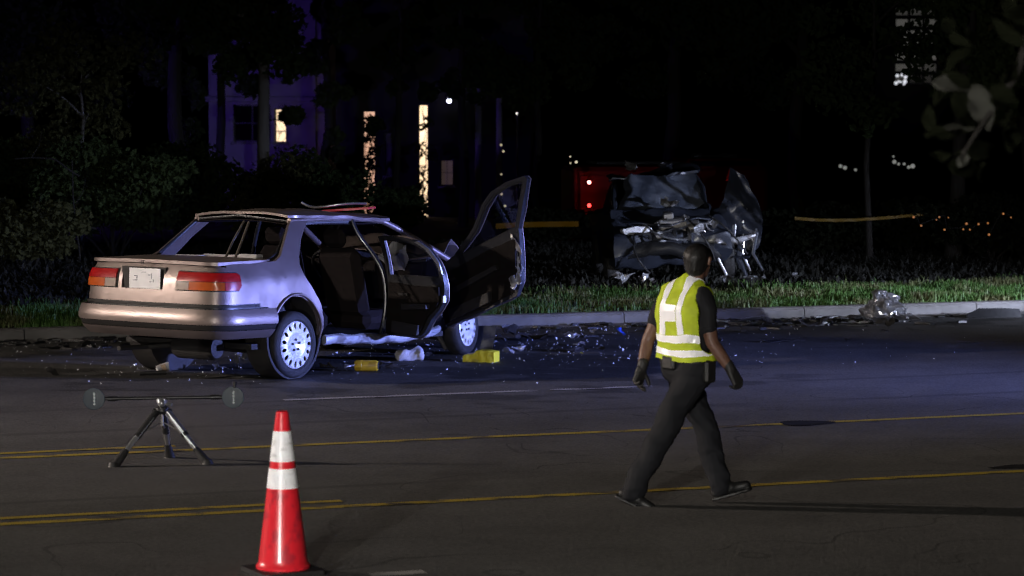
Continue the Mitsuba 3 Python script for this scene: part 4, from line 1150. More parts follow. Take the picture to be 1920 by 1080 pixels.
ws = slab([(-.62, 0), (.62, 0), (.52, .74), (-.52, .74)], .012, .06)
wput('windscreen', xf(warp(ws, lambda v: np.stack([v[:, 2] * 1.0 + .1 * (v[:, 0])**2 * -1, v[:, 0], v[:, 1]], 1)), ry(-.85), [.40, .02, 1.0]), 'm_cracked_glass', dent=(.03, 5, 8), label='crazed windscreen, dull blue')
for s in (-1, 1):
    wput('windscreen_pillar', tube([[.42, s * .68, .98], [.1, s * .63, 1.22], [-.28, s * .56, 1.47]], .035, 8), 'm_navy_paint', dent=(.03, 4, 2))
hood2 = slab([(.25, -.74), (.25, .70), (1.15, .62), (1.28, .0), (1.1, -.70)], .015, .07)
wput('bonnet', warp(hood2, lambda v: np.stack([v[:, 0], v[:, 1], 1.0 + v[:, 2] - .12 * (v[:, 0] - .25) + .10 * np.exp(-((v[:, 0] - .7 - .15 * v[:, 1]) / .12)**2)], 1)), 'm_navy_paint', dent=(.045, 4, 4), label='buckled bonnet')
wput('bumper', tube(CubicSpline(range(5), [[.95, -.86, .56], [1.3, -.55, .54], [1.42, 0, .5], [1.3, .5, .46], [1.0, .8, .40]])(np.linspace(0, 4, 30)), .11, 10, .6), 'm_black_plastic', dent=(.03, 5, 2))
wput('grille', crumple(xf(slab([(-.42, -.1), (.4, -.12), (.36, .1), (-.4, .09)], .03, .04, [[(-.38 + .19 * k, -.06), (-.22 + .19 * k, -.06), (-.22 + .19 * k, .06), (-.38 + .19 * k, .06)] for k in range(4)]), A([[0, 0, 1], [1, 0, 0], [0, 1, 0]]), [1.31, -.05, .68]), .03, 7, 5), 'm_black_plastic')
for k, (y, z, w_) in enumerate(((-.44, .80, .42), (-.04, .83, .2))):
    hl = unique(wr + '__headlight')
    wput('headlight', xf(lathe([(0, .05), (w_ * .5, .03), (w_ * .52, -.03), (0, -.05)], 24), A([[0, 0, 1], [1, 0, 0], [0, .26, 0]]), [1.27, y, z]), 'm_reflective' if k == 0 else 'm_chrome', dent=(.015, 14, 3 + k), label=('left' if k == 0 else 'right') + ' headlamp glinting blue white')  # left lens coloured white, its glint put into the colour
for k, (x, y, z, a, b, s_) in enumerate(((1.12, .25, .93, .3, .14, 1), (1.2, -.1, .9, .25, .1, 2), (1.15, .55, .80, .2, .22, 3), (1.3, .68, .55, .4, .2, 4), (1.36, .42, .72, .3, .22, 8), (.6, .1, 1.12, .6, .24, 10))):
    wput('torn_sheet', xf(shard(a, b, .05, 130 + s_), rz(.7 * k) @ rx(.8), [x, y, z]), 'm_scrap')
# torn right corner: sprung wing, hoop of bright trim, hanging shreds
wg = xf(slab([(-.32, 0), (.22, -.1), (.34, .5), (.16, .98), (-.2, 1.02), (-.34, .5)], .015, .06), rx(math.pi / 2) , [0, 0, 0])
wput('sprung_wing', xf(wg, rz(1.0) @ ry(.12), [.72, 1.02, .45]), 'm_navy_paint', dent=(.06, 5, 7), label='wing torn off upright at the right')
wput('engine', cat(box([.34, .46, .22], [1.02, .12, .80], .03), box([.2, .14, .1], [1.05, .02, .95], .02), xf(trimesh.creation.cylinder(.09, .16, sections=20), rx(math.pi / 2), [1.2, .36, .78]), xf(trimesh.creation.cylinder(.06, .1, sections=16), ry(math.pi / 2), [1.24, -.12, .72])), 'm_steel', dent=(.012, 6, 3), label='exposed engine')
for k, (p0_, p1_, p2_) in enumerate((((1.2, .3, .9), (1.4, .5, .6), (1.3, .62, .3)), ((1.25, -.3, .86), (1.45, -.1, .7), (1.3, .25, .62)), ((1.1, .6, .92), (1.25, .85, .7), (1.1, 1.1, .35)), ((1.3, -.5, .6), (1.48, -.45, .4), (1.38, -.3, .2)))):
    wput('hose', tube(CubicSpline(range(3), A([p0_, p1_, p2_]))(np.linspace(0, 2, 12)), .014, 7), 'm_rubber' if k != 1 else 'm_bright_steel')
hoop = A([[.12 * math.cos(a) * (1 + .2 * math.sin(2 * a)), 0, .17 * math.sin(a)] for a in np.linspace(0, 2 * math.pi, 26)])
wput('bright_hoop', tube(xf(trimesh.Trimesh(hoop, [[0, 1, 2]], process=False), rz(1.1), [.86, 1.22, .80]).vertices, .022, 8, cap=False), 'm_bright_steel', dent=(.015, 8, 4), label='bent bright hoop at the torn corner')
for k, (y, z0_, z1_, x) in enumerate(((.95, .75, .12, .95), (1.12, .62, .10, .80), (1.02, .5, .05, 1.05), (.72, .52, .1, 1.15), (1.26, .62, .08, .9))):
    wput('hanging_shred', tube([[x, y, z0_], [x + .05, y - .04, (z0_ + z1_) / 2], [x + .02, y + .05, z1_]], [.035, .028, .015], 7, .5), 'm_scrap' if k % 2 else 'm_navy_paint', dent=(.02, 8, k))
wput('crushed_panel', xf(shard(.55, .42, .09, 171), ry(.4), [.95, 1.0, .38]), 'm_navy_paint')
wput('bright_rail', tube([[.95, .62, .60], [1.0, .95, .52], [.92, 1.25, .58]], [.04, .05, .03], 8, .6), 'm_scrap', dent=(.03, 7, 6))
wput('red_piece', xf(shard(.28, .12, .04, 180), ry(.3), [.5, 1.0, 1.46]), 'm_lens_red', label='torn scrap on top of the sprung wing, red light put into its colour')  # coloured red in place of the red light falling on it
wput('roof_shred', xf(shard(.7, .3, .08, 181), rx(.2), [-.45, .2, 1.60]), 'm_navy_paint')
wput('roof_shred', xf(shard(.5, .16, .05, 182), rx(-.3), [-.6, -.35, 1.66]), 'm_scrap')
for x, y in ((.62, -.78), (-1.75, -.78), (.80, .84), (-1.75, .72)):
    w_ = unique(wr + '__wheel')
    labels[w_] = {}
    del labels[w_]
    nm = w_
    sgn = 1 if y < 0 else -1
    wheel(nm, lambda v, x=x, y=y, sgn=sgn: (v * [1, sgn, 1] + [x, y, .31]) @ WR.T + WB, detail=False, rim_mat='m_dull_rim')
# scraps around it
for k, (u, v, s_) in enumerate(((1165, 545, 1), (1210, 548, 2), (1375, 543, 3), (1410, 540, 4), (1500, 542, 5))):
    p = at(u, v, 36.8 + .2 * k); p[2] = .13
    single('scrap', rest(xf(shard(.3, .16, .05, 190 + s_), rx(.4)), p), 'm_scrap', ('pale shred in the grass left of the crushed car', 'second pale shred in the grass under the crushed car', 'bright shred under the torn corner of the crushed car', 'bright shred right of the torn corner of the crushed car', 'dull shred in the grass right of the crushed car')[k], 'scrap', smooth=20)

# ------------------------------------------------------------------ a red emergency vehicle parked behind the wreck
rv = thing('red_vehicle', 'red box bodied emergency vehicle half hidden behind the crushed car', 'emergency vehicle')
RY = 50.0
rvp = A([3.0, RY, .125])
RR = rz(math.radians(8))


def rput(name, mesh, mat, parent=None, smooth=30, label=None, **k):
    return put(name, warp(tm(mesh), lambda v: v @ RR.T + rvp), mat, parent or rv, smooth=smooth, label=label, **k)


rput('body', box([3.7, 1.7, 1.0], [0, .85, .85], .08), 'm_red_paint')
rput('cab', cat(box([1.5, 1.6, .22], [1.0, .85, 1.38], .09)), 'm_red_paint')
rput('cab_window', box([1.25, .03, .10], [1.0, .035, 1.41], .01), 'm_dark_glass')
rput('locker_door', box([.8, .03, .7], [-.65, -.012, .85], .02), 'm_red_paint')
rput('locker_door', box([.62, .03, .7], [-1.45, -.012, .85], .02), 'm_red_paint')
rput('step', box([3.5, .25, .06], [0, .02, .36], .01), 'm_under')
rput('corner_post', box([.07, .07, .96], [-1.84, .0, .86], .02), 'm_red_paint')
for z, c in ((1.05, (9.0, 2.2, 2.0)), (.62, (7.0, .25, .22))):
    lt = rput('marker_lamp', xf(trimesh.creation.icosphere(2, .034), None, [-1.60, -.15, z + .02]), 'm_lens_red', smooth=True, **lamp(c, .3))
    rput('bezel', xf(trimesh.creation.cylinder(.03, .12, sections=14), rx(math.pi / 2), [-1.60, -.06, z + .02]), 'm_under', lt)
rput('roof_rack', cat(*[tube([[-1.4, y, 1.42], [.2, y, 1.42]], .025, 8) for y in (.2, .8, 1.4)], *[tube([[x, .2, 1.42], [x, 1.4, 1.42]], .02, 8) for x in (-1.3, -.8, -.3, .1)]), 'm_under')
rput('light_bar', box([.9, .3, .12], [.95, .7, 1.54], .04), 'm_rubber')
for x in (-1.15, 1.15):
    w_ = unique(rv + '__wheel')
    wheel(w_, lambda v, x=x: (v * 1.25 + [x, .12, .38]) @ RR.T + rvp, detail=False, rim_mat='m_dull_rim')

# ------------------------------------------------------------------ buildings
def facade(bid, o, ax, w, h, openings, mat, thick=.25):
    """A wall from the point o along ax, with real openings (x0, x1, z0, z1)."""
    cs = CrossSection([A([(0, 0), (w, 0), (w, h), (0, h)], float)])
    for x0, x1, z0_, z1_ in openings:
        cs = cs - CrossSection([A([(x0, z0_), (x1, z0_), (x1, z1_), (x0, z1_)], float)])
    m = tm(cs.extrude(thick))
    ax = A(ax, float); ax /= np.linalg.norm(ax)
    inn = np.cross([0, 0, 1.0], ax)
    v = np.asarray(m.vertices)
    f = lambda q: o + q[:, :1] * ax + q[:, 1:2] * [0, 0, 1.0] + q[:, 2:3] * inn  # noqa: E731
    m.vertices = f(v)
    put('wall', m, mat, bid)
    return f


def window(bid, f, x0, x1, z0_, z1_, glow=None, bars=(1, 1), depth=.12, label=None, wt=.03, mat='m_window_frame', t=.035):
    fr = [(x0 + t / 2, (z0_ + z1_) / 2, t, z1_ - z0_), (x1 - t / 2, (z0_ + z1_) / 2, t, z1_ - z0_), ((x0 + x1) / 2, z0_ + t / 2, x1 - x0 - 2 * t, t), ((x0 + x1) / 2, z1_ - t / 2, x1 - x0 - 2 * t, t)]
    for i in range(1, bars[0]):
        fr.append((x0 + (x1 - x0) * i / bars[0], (z0_ + z1_) / 2, t * .7, z1_ - z0_ - 2 * t))
    for i in range(1, bars[1]):
        fr.append(((x0 + x1) / 2, z0_ + (z1_ - z0_) * i / bars[1], x1 - x0 - 2 * t, t * .7))
    wk = put('window', warp(cat([box([c, d, .05], [a, b, depth]) for a, b, c, d in fr]), f), mat, bid, label=label)
    pn = box([x1 - x0 - 2 * t + .01, z1_ - z0_ - 2 * t + .01, .006], [(x0 + x1) / 2, (z0_ + z1_) / 2, depth + .02])
    if glow is not None:
        put('pane', warp(pn, f), 'm_lens_clear', wk, label='lit pane', **lamp(glow, wt))
    else:
        put('pane', warp(pn, f), 'm_dark_glass', wk)
    sl_ = box([x1 - x0 + .1, .05, .12], [(x0 + x1) / 2, z0_ - .027, -.02])
    put('sill', warp(sl_, f), 'm_concrete', wk)
    return wk


def wx(u, Y, v=300):
    return at(u, v, Y)[0]


def wz(v, Y):
    return at(960, v, Y)[2]


YA = 62.0
ba = thing('apartment_building', 'pale building washed in blue light, with one narrow lit window', 'building')
x0a, x1a = wx(392, YA), wx(592, YA)
oa = A([x0a, YA, .1])
ops = [(wx(515, YA) - x0a, wx(538, YA) - x0a, wz(268, YA) - .1, wz(203, YA) - .1), (wx(438, YA) - x0a, wx(508, YA) - x0a, wz(266, YA) - .1, wz(196, YA) - .1)]
fa = facade(ba, oa, [1, 0, 0], x1a - x0a, 6.6, ops, 'm_stucco')
window(ba, fa, *ops[0], glow=A([1.0, .72, .44]) * 1.5, bars=(1, 3), label='narrow window lit warm')
window(ba, fa, *ops[1], bars=(2, 2))
put('ledge', warp(box([x1a - x0a + .2, .12, .3], [(x1a - x0a) / 2, wz(186, YA) - .1, -.08], .02), fa), 'm_stucco', ba)
put('return_wall', box([.25, 9, 6.6], [x1a + .125 + .003, YA + 4.6, 3.4]), 'm_stucco', ba)
put('roof', box([x1a - x0a + .9, 10, .25], [(x0a + x1a) / 2, YA + 4.6, 6.85], .03), 'm_dim_wall', ba)

YB = 60.0
bb = thing('entrance_house', 'dark house front with two tall narrow windows lit warm', 'building')
x0b, x1b = wx(630, YB), wx(1000, YB)
ob = A([x0b, YB, .1])


def opx(u0, u1, v0, v1, Y, x0):
    return (wx(u0, Y) - x0, wx(u1, Y) - x0, wz(v1, Y) - .1, wz(v0, Y) - .1)


opb = [opx(681, 704, 208, 412, YB, x0b), opx(785, 803, 196, 424, YB, x0b), opx(826, 850, 300, 348, YB, x0b), opx(722, 734, 250, 330, YB, x0b)]
fb = facade(bb, ob, [1, 0, 0], x1b - x0b, 5.6, opb, 'm_dim_wall')
window(bb, fb, *opb[0], glow=A([1.0, .55, .36]) * .75, bars=(1, 6), label='tall narrow window lit dull orange, left of the two', t=.02)
window(bb, fb, *opb[1], glow=A([1.0, .70, .42]) * 1.6, bars=(1, 6), label='tall narrow window lit bright warm, right of the two', t=.02)
window(bb, fb, *opb[2], glow=A([.9, .6, .55]) * .035, bars=(2, 2), t=.02, label='small dim window')
window(bb, fb, *opb[3], glow=A([.7, .8, .75]) * .03, bars=(1, 3), t=.015, label='faint narrow window between the lit ones')
db = put('door', warp(box([.85, 2.05, .06], [wx(748, YB) - x0b, 1.05, .1]), fb), 'm_window_frame', bb)
put('panel', warp(box([.6, .7, .03], [wx(748, YB) - x0b, 1.5, .06], .01), fb), 'm_window_frame', db)
put('panel', warp(box([.6, .8, .03], [wx(748, YB) - x0b, .6, .06], .01), fb), 'm_window_frame', db)
put('roof', box([x1b - x0b + .8, 9, .2], [(x0b + x1b) / 2, YB + 4, 5.8], .03), 'm_dim_wall', bb)
for u in (897, 936):
    p = at(u, 330, YB - 1.3)
    put('porch_column', tube([[p[0], p[1], .12], [p[0], p[1], 3.0]], [.075, .065], 16), 'm_stucco', bb, smooth=40)
put('porch_roof', box([1.3, 1.5, .14], [wx(916, YB - 1.3), YB - .95, 3.08], .02), 'm_dim_wall', bb)
lp = at(842, 189, YB - .25)
la = thing('wall_lamp', 'small blue white lamp high on the dark house front', 'lamp')
put('bulb', xf(trimesh.creation.icosphere(3, .055), None, lp), 'm_lens_clear', la, smooth=True, **lamp(A([.75, .75, 1.0]) * 5, .05))
put('bracket', cat(box([.12, .10, .16], lp + [0, .16, .03], .02), tube([lp + [0, .02, .02], lp + [0, .12, .04]], .015, 8)), 'm_lamp_body', la)
lp = at(970, 213, YB - 3)
la = thing('post_lamp', 'tiny white lamp on a thin post right of the porch', 'lamp')
put('bulb', xf(trimesh.creation.icosphere(2, .028), None, lp), 'm_lens_clear', la, smooth=True, **lamp(A([1, .95, .9]) * 2.5, .02))
put('post', tube([[lp[0], lp[1] + .03, .12], [lp[0], lp[1] + .03, lp[2] - .03]], .02, 8), 'm_lamp_body', la)

YC = 120.0
bc = thing('tall_building', 'distant building with rows of dim windows behind the tree at upper right', 'building')
x0c, x1c = wx(1640, YC), wx(1990, YC)
oc = A([x0c, YC, .1])
opc = []
for r0 in range(7):
    v0 = 14 + r0 * 21
    for c0 in range(3):
        u0 = 1677 + c0 * 27
        opc.append(opx(u0, u0 + 24, v0, v0 + 15, YC, x0c))
fc = facade(bc, oc, [1, 0, 0], x1c - x0c, 12.0, opc, 'm_dim_wall')
rw_ = np.random.default_rng(5)
for k, o_ in enumerate(opc):
    row = k // 3
    g = (.03, .10, .14, .13, .09, .05, .02)[row] * rw_.uniform(.5, 1.3) * (1.0, 1.0, .75)[k % 3]
    window(bc, fc, *o_, glow=A([1.0, .97, .88]) * g, bars=(1, 3), t=.03, wt=.004)
put('roof', box([x1c - x0c + .6, 8, .3], [(x0c + x1c) / 2, YC + 4, 12.3]), 'm_dim_wall', bc)


def bulb_string(name, label, pts, r, rgb, wire=True, jitter=.03, seed=3):
    s = thing(name, label, 'lights')
    rr = np.random.default_rng(seed)
    pts = A(pts)
    put('wire', tube(pts, .006, 5), 'm_rubber', s)
    bl = [xf(trimesh.creation.icosphere(1, r * rr.uniform(.6, 1.3)), None, p + [rr.normal(0, jitter), -.03, -.02]) for p in pts]
    put('bulb', cat(bl), 'm_lens_clear', s, kind='stuff', label='small glowing bulbs', **lamp(rgb, .02))


rr = np.random.default_rng(9)
YS = 57.0
bulb_string('light_dots', 'string of tiny warm white lights hung up a slim tree left of the red vehicle', [at(u, v, YS) for u, v in ((1076, 292), (1082, 302), (1070, 304), (1068, 318), (1075, 330), (1060, 334), (1082, 343), (1064, 347), (1073, 351), (1080, 356), (1060, 356), (1061, 386), (1070, 392), (1063, 398))], .024, A([1.0, .85, .6]) * .9)
bulb_string('light_dots', 'string of tiny warm lights hung beside the porch column', [at(u, v, YS) for u, v in ((940, 270), (942, 282), (940, 325), (941, 348), (940, 362), (943, 384))], .02, A([1.0, .85, .6]) * .5, seed=4)
bulb_string('light_dots', 'string of orange lights draped low over the shrubs at the right', [at(1722 + 13 * k + rr.normal(0, 6), 414 + rr.normal(0, 10) - (12 if k % 3 == 0 else 0), 41.2) for k in range(14)], .016, A([1.0, .36, .08]) * .30, seed=5)
bulb_string('light_dots', 'cluster of bright white lights low on the distant building at upper right', [at(u, v, 119.0) for u, v in ((1680, 141), (1691, 140), (1696, 144), (1678, 155), (1684, 152), (1690, 153), (1696, 152), (1693, 157))], .075, A([.9, .92, 1.0]) * .8, seed=6)
bulb_string('light_dots', 'cluster of dim glowing dots put in for lit leaves among the trees on the right', [at(u, v, 70.0) for u, v in ((1575, 310), (1586, 313), (1606, 317), (1672, 292), (1678, 302), (1684, 306), (1697, 306), (1702, 312), (1712, 310))], .045, A([.9, .92, .85]) * .22, seed=7)  # glowing dots in place of pale leaves that catch the light

# caution tape
TPY = 41.6
ctp = thing('caution_tape', 'yellow caution tape stretched between the trees behind the crushed car', 'caution tape')


def tape(us, w_, sag=.03):
    p = [at(u, v, TPY) for u, v in us]
    q = CubicSpline(range(len(p)), p)(np.linspace(0, len(p) - 1, 40)) if len(p) > 2 else A(p)
    n = len(q)
    tw = .25 * np.sin(np.arange(n) * .5)
    V = np.vstack([q + np.stack([tw * 0, tw * .04, tw * 0 + w_ / 2], 1), q - np.stack([tw * 0, tw * .04, tw * 0 + w_ / 2], 1)])
    f = [[i, i + 1, n + i + 1] for i in range(n - 1)] + [[i, n + i + 1, n + i] for i in range(n - 1)]
    m = trimesh.Trimesh(V, f, process=False)
    return cat(m, xf(trimesh.Trimesh(V, [t[::-1] for t in f], process=False), None, [0, .0015, 0]))


put('strip', tape(((930, 424), (1000, 421), (1085, 420)), .085), 'm_caution_lit', ctp, label='brighter strip between the open car door and the wreck')
put('strip', tape(((1490, 409), (1560, 413), (1640, 410), (1740, 401)), .045), 'm_caution_dim', ctp)

# ------------------------------------------------------------------ trees, shrubs and bare twigs
def leaves(centres, n, size, mat, seed, name='crown', parent=None, aspect=.55, label=None):
    """Leaf shaped faces spread through clumps (x, y, z, rx, ry, rz)."""
    r = np.random.default_rng(seed)
    c = A(centres)
    wts = np.prod(c[:, 3:], 1)**(2 / 3)
    k = r.choice(len(c), n, p=wts / wts.sum())
    d = r.normal(size=(n, 3)); d /= np.linalg.norm(d, axis=1, keepdims=True)
    p = c[k, :3] + d * (r.random(n)**.42)[:, None] * c[k, 3:]
    a = r.normal(size=(n, 3)); a /= np.linalg.norm(a, axis=1, keepdims=True)
    b = np.cross(a, r.normal(size=(n, 3))); b /= np.linalg.norm(b, axis=1, keepdims=True)
    s = size * r.uniform(.6, 1.4, n)[:, None]
    v = np.stack([p - a * s, p + b * s * aspect, p + a * s, p - b * s * aspect], 1).reshape(-1, 3)
    i = np.arange(n)[:, None] * 4
    f = np.vstack([i + [0, 1, 2], i + [0, 2, 3]])
    return put(name, trimesh.Trimesh(v, f, process=False), mat, parent, label=label)


def tree(name, label, u, Y, h, r_t, crown, mat, n, size, seed, cat_='tree', group=None, bark='m_bark', lean=0.0, limbs=6, zc=.5):
    """A tapered trunk with limbs that carry clumps of leaves; crown = (half width, lowest, highest)."""
    r = np.random.default_rng(seed)
    t = thing(name, label, cat_, group)
    b = at(u, 400, Y); b[2] = .1
    top = b + [lean, r.normal(0, .2), h]
    pts = [b + (top - b) * s + [r.normal(0, .05), r.normal(0, .05), 0] * A([1, 1, 0]) * (s > 0) for s in np.linspace(0, 1, 7)]
    put('trunk', tube(pts, [r_t * 1.25, r_t, r_t * .9, r_t * .8, r_t * .62, r_t * .42, r_t * .15], 12), bark, t, smooth=50)
    cl = []
    for k in range(limbs):
        s = zc + (1 - zc) * (k + .3) / limbs
        p0 = b + (top - b) * s
        a = r.uniform(0, 6.28)
        ln = crown[0] * r.uniform(.55, 1.0)
        p2 = p0 + [math.cos(a) * ln, math.sin(a) * ln, r.uniform(.15, .9) * ln * .8]
        p1 = (p0 + p2) / 2 + [0, 0, .12 * ln]
        put('limb', tube(CubicSpline(range(3), [p0, p1, p2])(np.linspace(0, 2, 9)), np.linspace(r_t * .45, r_t * .1, 9), 7), bark, t, smooth=50)
        for q, w in ((p1, .5), (p2, .62), (p2 + r.normal(0, .3, 3), .45)):
            cl.append([*q, crown[0] * w * r.uniform(.5, .9), crown[0] * w * r.uniform(.5, .9), crown[0] * w * r.uniform(.35, .7)])
    for k in range(10):
        a = r.uniform(0, 6.28); rad = crown[0] * r.random()**.5
        cl.append([b[0] + lean * .6 + math.cos(a) * rad, b[1] + math.sin(a) * rad, r.uniform(crown[1], crown[2]), crown[0] * r.uniform(.18, .42), crown[0] * r.uniform(.18, .42), crown[0] * r.uniform(.15, .34)])
    leaves(cl, n, size, mat, seed, 'crown', t)
    return t, b


def shrub(name, label, u, v, Y, w, h, mat, n, size, seed, stems=7):
    r = np.random.default_rng(seed)
    t = thing(name, label, 'shrub')
    b = at(u, v, Y); b[2] = .1
    cl = []
    for k in range(stems):
        a = r.uniform(0, 6.28)
        e = b + [math.cos(a) * w * .5 * r.random(), math.sin(a) * w * .4 * r.random(), h * r.uniform(.55, 1.0)]
        put('stem', tube([b + [r.normal(0, .06), r.normal(0, .06), 0], (b + e) / 2 + [r.normal(0, .08), 0, 0], e], [.022, .014, .005], 6), 'm_bark', t)
        cl.append([*e, w * r.uniform(.15, .3), w * r.uniform(.15, .3), h * r.uniform(.12, .3)])
        m_ = (b * .4 + e * .6)
        cl.append([*m_, w * r.uniform(.14, .28), w * r.uniform(.14, .28), h * r.uniform(.12, .26)])
    leaves(cl, n, size, mat, seed, 'foliage', t)


tree('tree', 'slim grey trunked tree in front of the blue lit building', 497, 48, 6.5, .12, (1.5, 3.2, 6.4), 'm_leaf_dark', 9000, .075, 11, bark='m_pale_bark')
tree('tree', 'dark leafy tree left of the blue lit building', 335, 52, 6.5, .16, (1.5, 1.2, 6.0), 'm_leaf_dark', 15000, .085, 12)
tree('tree', 'dark tree hiding the left corner of the blue lit building', 415, 56, 6.4, .10, (.95, 1.0, 6.3), 'm_leaf_dark', 6500, .08, 31)
tree('tree', 'thin young tree at the far left behind the shrubs', 150, 44, 3.4, .04, (1.1, 1.8, 3.4), 'm_leaf_olive', 2500, .06, 13, bark='m_pale_bark')
tree('tree', 'leafy tree between the blue lit building and the lit house front', 612, 54, 6.0, .10, (.72, 1.3, 6.0), 'm_leaf_mid', 7000, .08, 14)
tree('tree', 'tall thin tree between the two warm windows', 745, 55.5, 6.4, .07, (.62, 2.1, 6.4), 'm_leaf_dark', 3500, .075, 15, zc=.55)
tree('tree', 'dark tree between the bright warm window and the porch', 868, 55, 6.2, .09, (.75, 2.7, 6.0), 'm_leaf_dark', 5000, .08, 16)
tree('tree', 'thin trunked tree right of the porch', 1010, 53, 5.5, .08, (1.3, 2.7, 5.6), 'm_leaf_dark', 8000, .08, 17)
tree('tree', 'dark tree rising behind the red vehicle', 1260, 58, 7.0, .17, (2.2, 2.8, 7.0), 'm_leaf_dark', 14000, .09, 18)
tree('tree', 'slim tree beside the caution tape right of the crushed car', 1632, 42, 4.8, .05, (1.2, 2.2, 4.8), 'm_leaf_dark', 4500, .07, 19)
tt, tb = tree('tree', 'broad dark trunked tree beside the orange lights near the right edge', 1787, 42.5, 5.6, .12, (.85, 2.5, 5.6), 'm_leaf_mid', 8000, .085, 20, bark='m_bark', zc=.55, lean=.3)
tree('tree', 'tall dark tree at the far right edge', 1930, 44, 6.5, .16, (1.9, 2.0, 6.4), 'm_leaf_olive', 15000, .085, 21)
tree('tree', 'dark tree far back at the upper left', 60, 60, 7.0, .16, (2.6, 2.2, 7.0), 'm_leaf_dark', 12000, .1, 22)
tree('tree', 'dark tree behind the crushed car and left of the slim tree', 1500, 56, 6.8, .15, (2.0, 2.4, 6.8), 'm_leaf_dark', 12000, .09, 23)


def big_leaf(c, L, w, d, n, fold=.2):
    """A large pointed leaf with a curved blade and a midrib."""
    d = A(d, float); d /= np.linalg.norm(d)
    n = A(n, float); n -= d * (n @ d); n /= np.linalg.norm(n)
    s = np.cross(d, n)
    V, f = [], []
    m = 14
    for i in range(m + 1):
        t = i / m
        ww = w * math.sin(math.pi * t**.8)**.8 * .5
        for j in (-1, -.5, 0, .5, 1):
            V.append(c + d * L * (t - .5) + s * ww * j + n * (fold * abs(j) * ww - .22 * L * (t - .5)**2 + .008 * math.sin(9 * t + 3 * j)))
    for i in range(m):
        for j in range(4):
            a = i * 5 + j
            f += [[a, a + 1, a + 6], [a, a + 6, a + 5]]
    V = A(V)
    k = len(V)
    f = f + [[c_ + k, b_ + k, a_ + k] for a_, b_, c_ in f]
    return trimesh.Trimesh(np.vstack([V, V - n * .003]), f, process=False)


NY = 10.5
br = thing('leafy_branch', 'leafy branch with a few large pale leaves hanging in from the upper right', 'branch')
tk = A([3.1, NY + .2, 0])
put('bough', tube(CubicSpline(range(5), [tk + [0, 0, 2.3], at(1990, -40, NY), at(1930, 60, NY), at(1880, 180, NY), at(1800, 300, NY)])(np.linspace(0, 4, 30)), np.linspace(.04, .006, 30), 8), 'm_bark', br, smooth=50)
put('trunk', tube([tk, tk + [0, 0, 1.5], tk + [.05, 0, 3.2], tk + [.1, .1, 5]], [.13, .11, .09, .06], 12), 'm_bark', br, smooth=50)
rl = np.random.default_rng(77)
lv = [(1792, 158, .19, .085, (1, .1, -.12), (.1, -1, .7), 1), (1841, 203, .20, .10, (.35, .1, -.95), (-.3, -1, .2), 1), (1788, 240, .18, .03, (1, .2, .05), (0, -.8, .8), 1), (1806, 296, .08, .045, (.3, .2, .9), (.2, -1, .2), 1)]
for k in range(26):
    u = rl.uniform(1725, 1925); v = rl.uniform(-10, 330)
    if abs(u - 1715) < 45 and v < 180:
        continue
    lv.append((u, v, rl.uniform(.10, .2), rl.uniform(.05, .09), rl.normal(size=3), A([0, -1, .3]) + rl.normal(0, .5, 3), 0))
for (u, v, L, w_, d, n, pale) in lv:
    put('leaf', big_leaf(at(u, v, NY + (0 if pale else rl.uniform(-.5, .6))), L, w_, d, n), 'm_leaf_pale' if pale else 'm_leaf_shaded', br, smooth=True)
sh = [(60, 560, 41, 2.4, 1.0, 'm_leaf_olive', 5000, 'low olive shrub at the left edge behind the grass'), (215, 560, 43, 2.6, 1.7, 'm_leaf_mid', 7000, 'leafy shrub left of the silver car'), (330, 540, 45, 2.2, 1.6, 'm_leaf_dark', 5000, 'dark shrub right behind the tail of the silver car'), (20, 540, 46, 2.6, 1.9, 'm_leaf_dark', 6000, 'tall dark shrub at the left edge'), (470, 520, 47, 2.0, 1.5, 'm_leaf_olive', 4500, 'olive shrub behind the roof of the silver car'), (610, 500, 48, 2.0, 1.5, 'm_leaf_dark', 5000, 'dark shrub below the lit house front, left of its windows'),
      (740, 480, 50, 1.6, .9, 'm_leaf_dark', 3500, 'small dark shrub below the two warm windows'), (1010, 500, 46, 1.8, .7, 'm_leaf_shaded', 3000, 'low dark shrub behind the open front door'), (1540, 520, 43, 2.2, .8, 'm_leaf_shaded', 4500, 'low dark shrub right of the crushed car'), (1700, 520, 44, 2.4, .9, 'm_leaf_shaded', 5000, 'low shrub left of the broad tree trunk'), (1860, 520, 42, 2.2, 1.0, 'm_leaf_shaded', 5000, 'shrub at the right edge beneath the broad tree')]
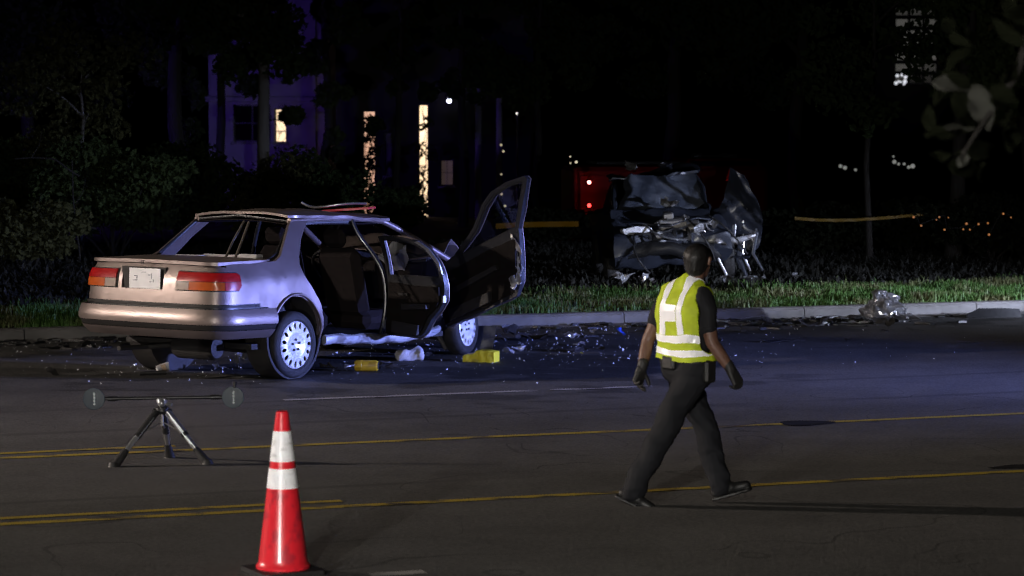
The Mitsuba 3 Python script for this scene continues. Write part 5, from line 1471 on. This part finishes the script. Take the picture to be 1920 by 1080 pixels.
for k, (u, v, Y, w_, h_, m_, n_, lb) in enumerate(sh):
    shrub('shrub', lb, u, v, Y, w_, h_, m_, n_, .055, 300 + k)
for k, (pts, lb) in enumerate(((((28, 299), (60, 296), (100, 297), (150, 330)), 'short bare branch high at the left edge'), (((0, 415), (60, 412), (130, 421), (180, 428)), 'long bare branch crossing the shrubs at the left'), (((136, 300), (140, 390), (150, 500), (154, 540)), 'upright bare stem left of the silver car'), (((0, 490), (40, 508), (70, 545)), 'bent bare branch low at the left edge'))):
    p = [at(u, v, 41.5) for u, v in pts]
    q = np.array([p[min(int(t), len(p) - 2)] * (1 - t + min(int(t), len(p) - 2)) + p[min(int(t), len(p) - 2) + 1] * (t - min(int(t), len(p) - 2)) for t in np.linspace(0, len(p) - 1, 20)])
    b_ = thing('bare_branch', lb, 'branch')
    put('wood', tube(q + lump(q, .01, 4, k), np.linspace(.009, .016, 20), 7), 'm_bark', b_, smooth=50)
    put('twig', tube([q[6], q[6] + [.12, .05, .2], q[6] + [.16, .08, .42]], [.008, .005, .002], 6), 'm_bark', b_)
for k, (u, v0, v1, Y, w_, n_, lb) in enumerate(((692, 205, 415, 59.2, .30, 640, 'thin climbing plant in front of the dull orange window'), (795, 190, 425, 59.2, .28, 500, 'thin climbing plant in front of the bright warm window'), (527, 195, 300, 60.8, .22, 40, 'sparse plant in front of the narrow window of the blue lit building'))):
    r = np.random.default_rng(500 + k)
    t = thing('climbing_plant', lb, 'plant')
    q = [at(u + r.normal(0, 5), v, Y) for v in np.linspace(425, v0, 9)]
    q[0][2] = .1
    put('stem', tube(q, np.linspace(.014, .004, 9), 6), 'm_bark', t)
    q2 = [p + [r.normal(0, .10), 0, 0] for p in q[2:]]
    put('stem', tube([q[1]] + q2, np.linspace(.010, .003, 8), 6), 'm_bark', t)
    cl = [[*at(u + r.normal(0, 7), v, Y), w_ * .55, .12, r.uniform(.06, .22)] for v in r.uniform(v0, v1, 14)]
    leaves(cl, n_, .05, 'm_leaf_dark', 500 + k, 'foliage', t)
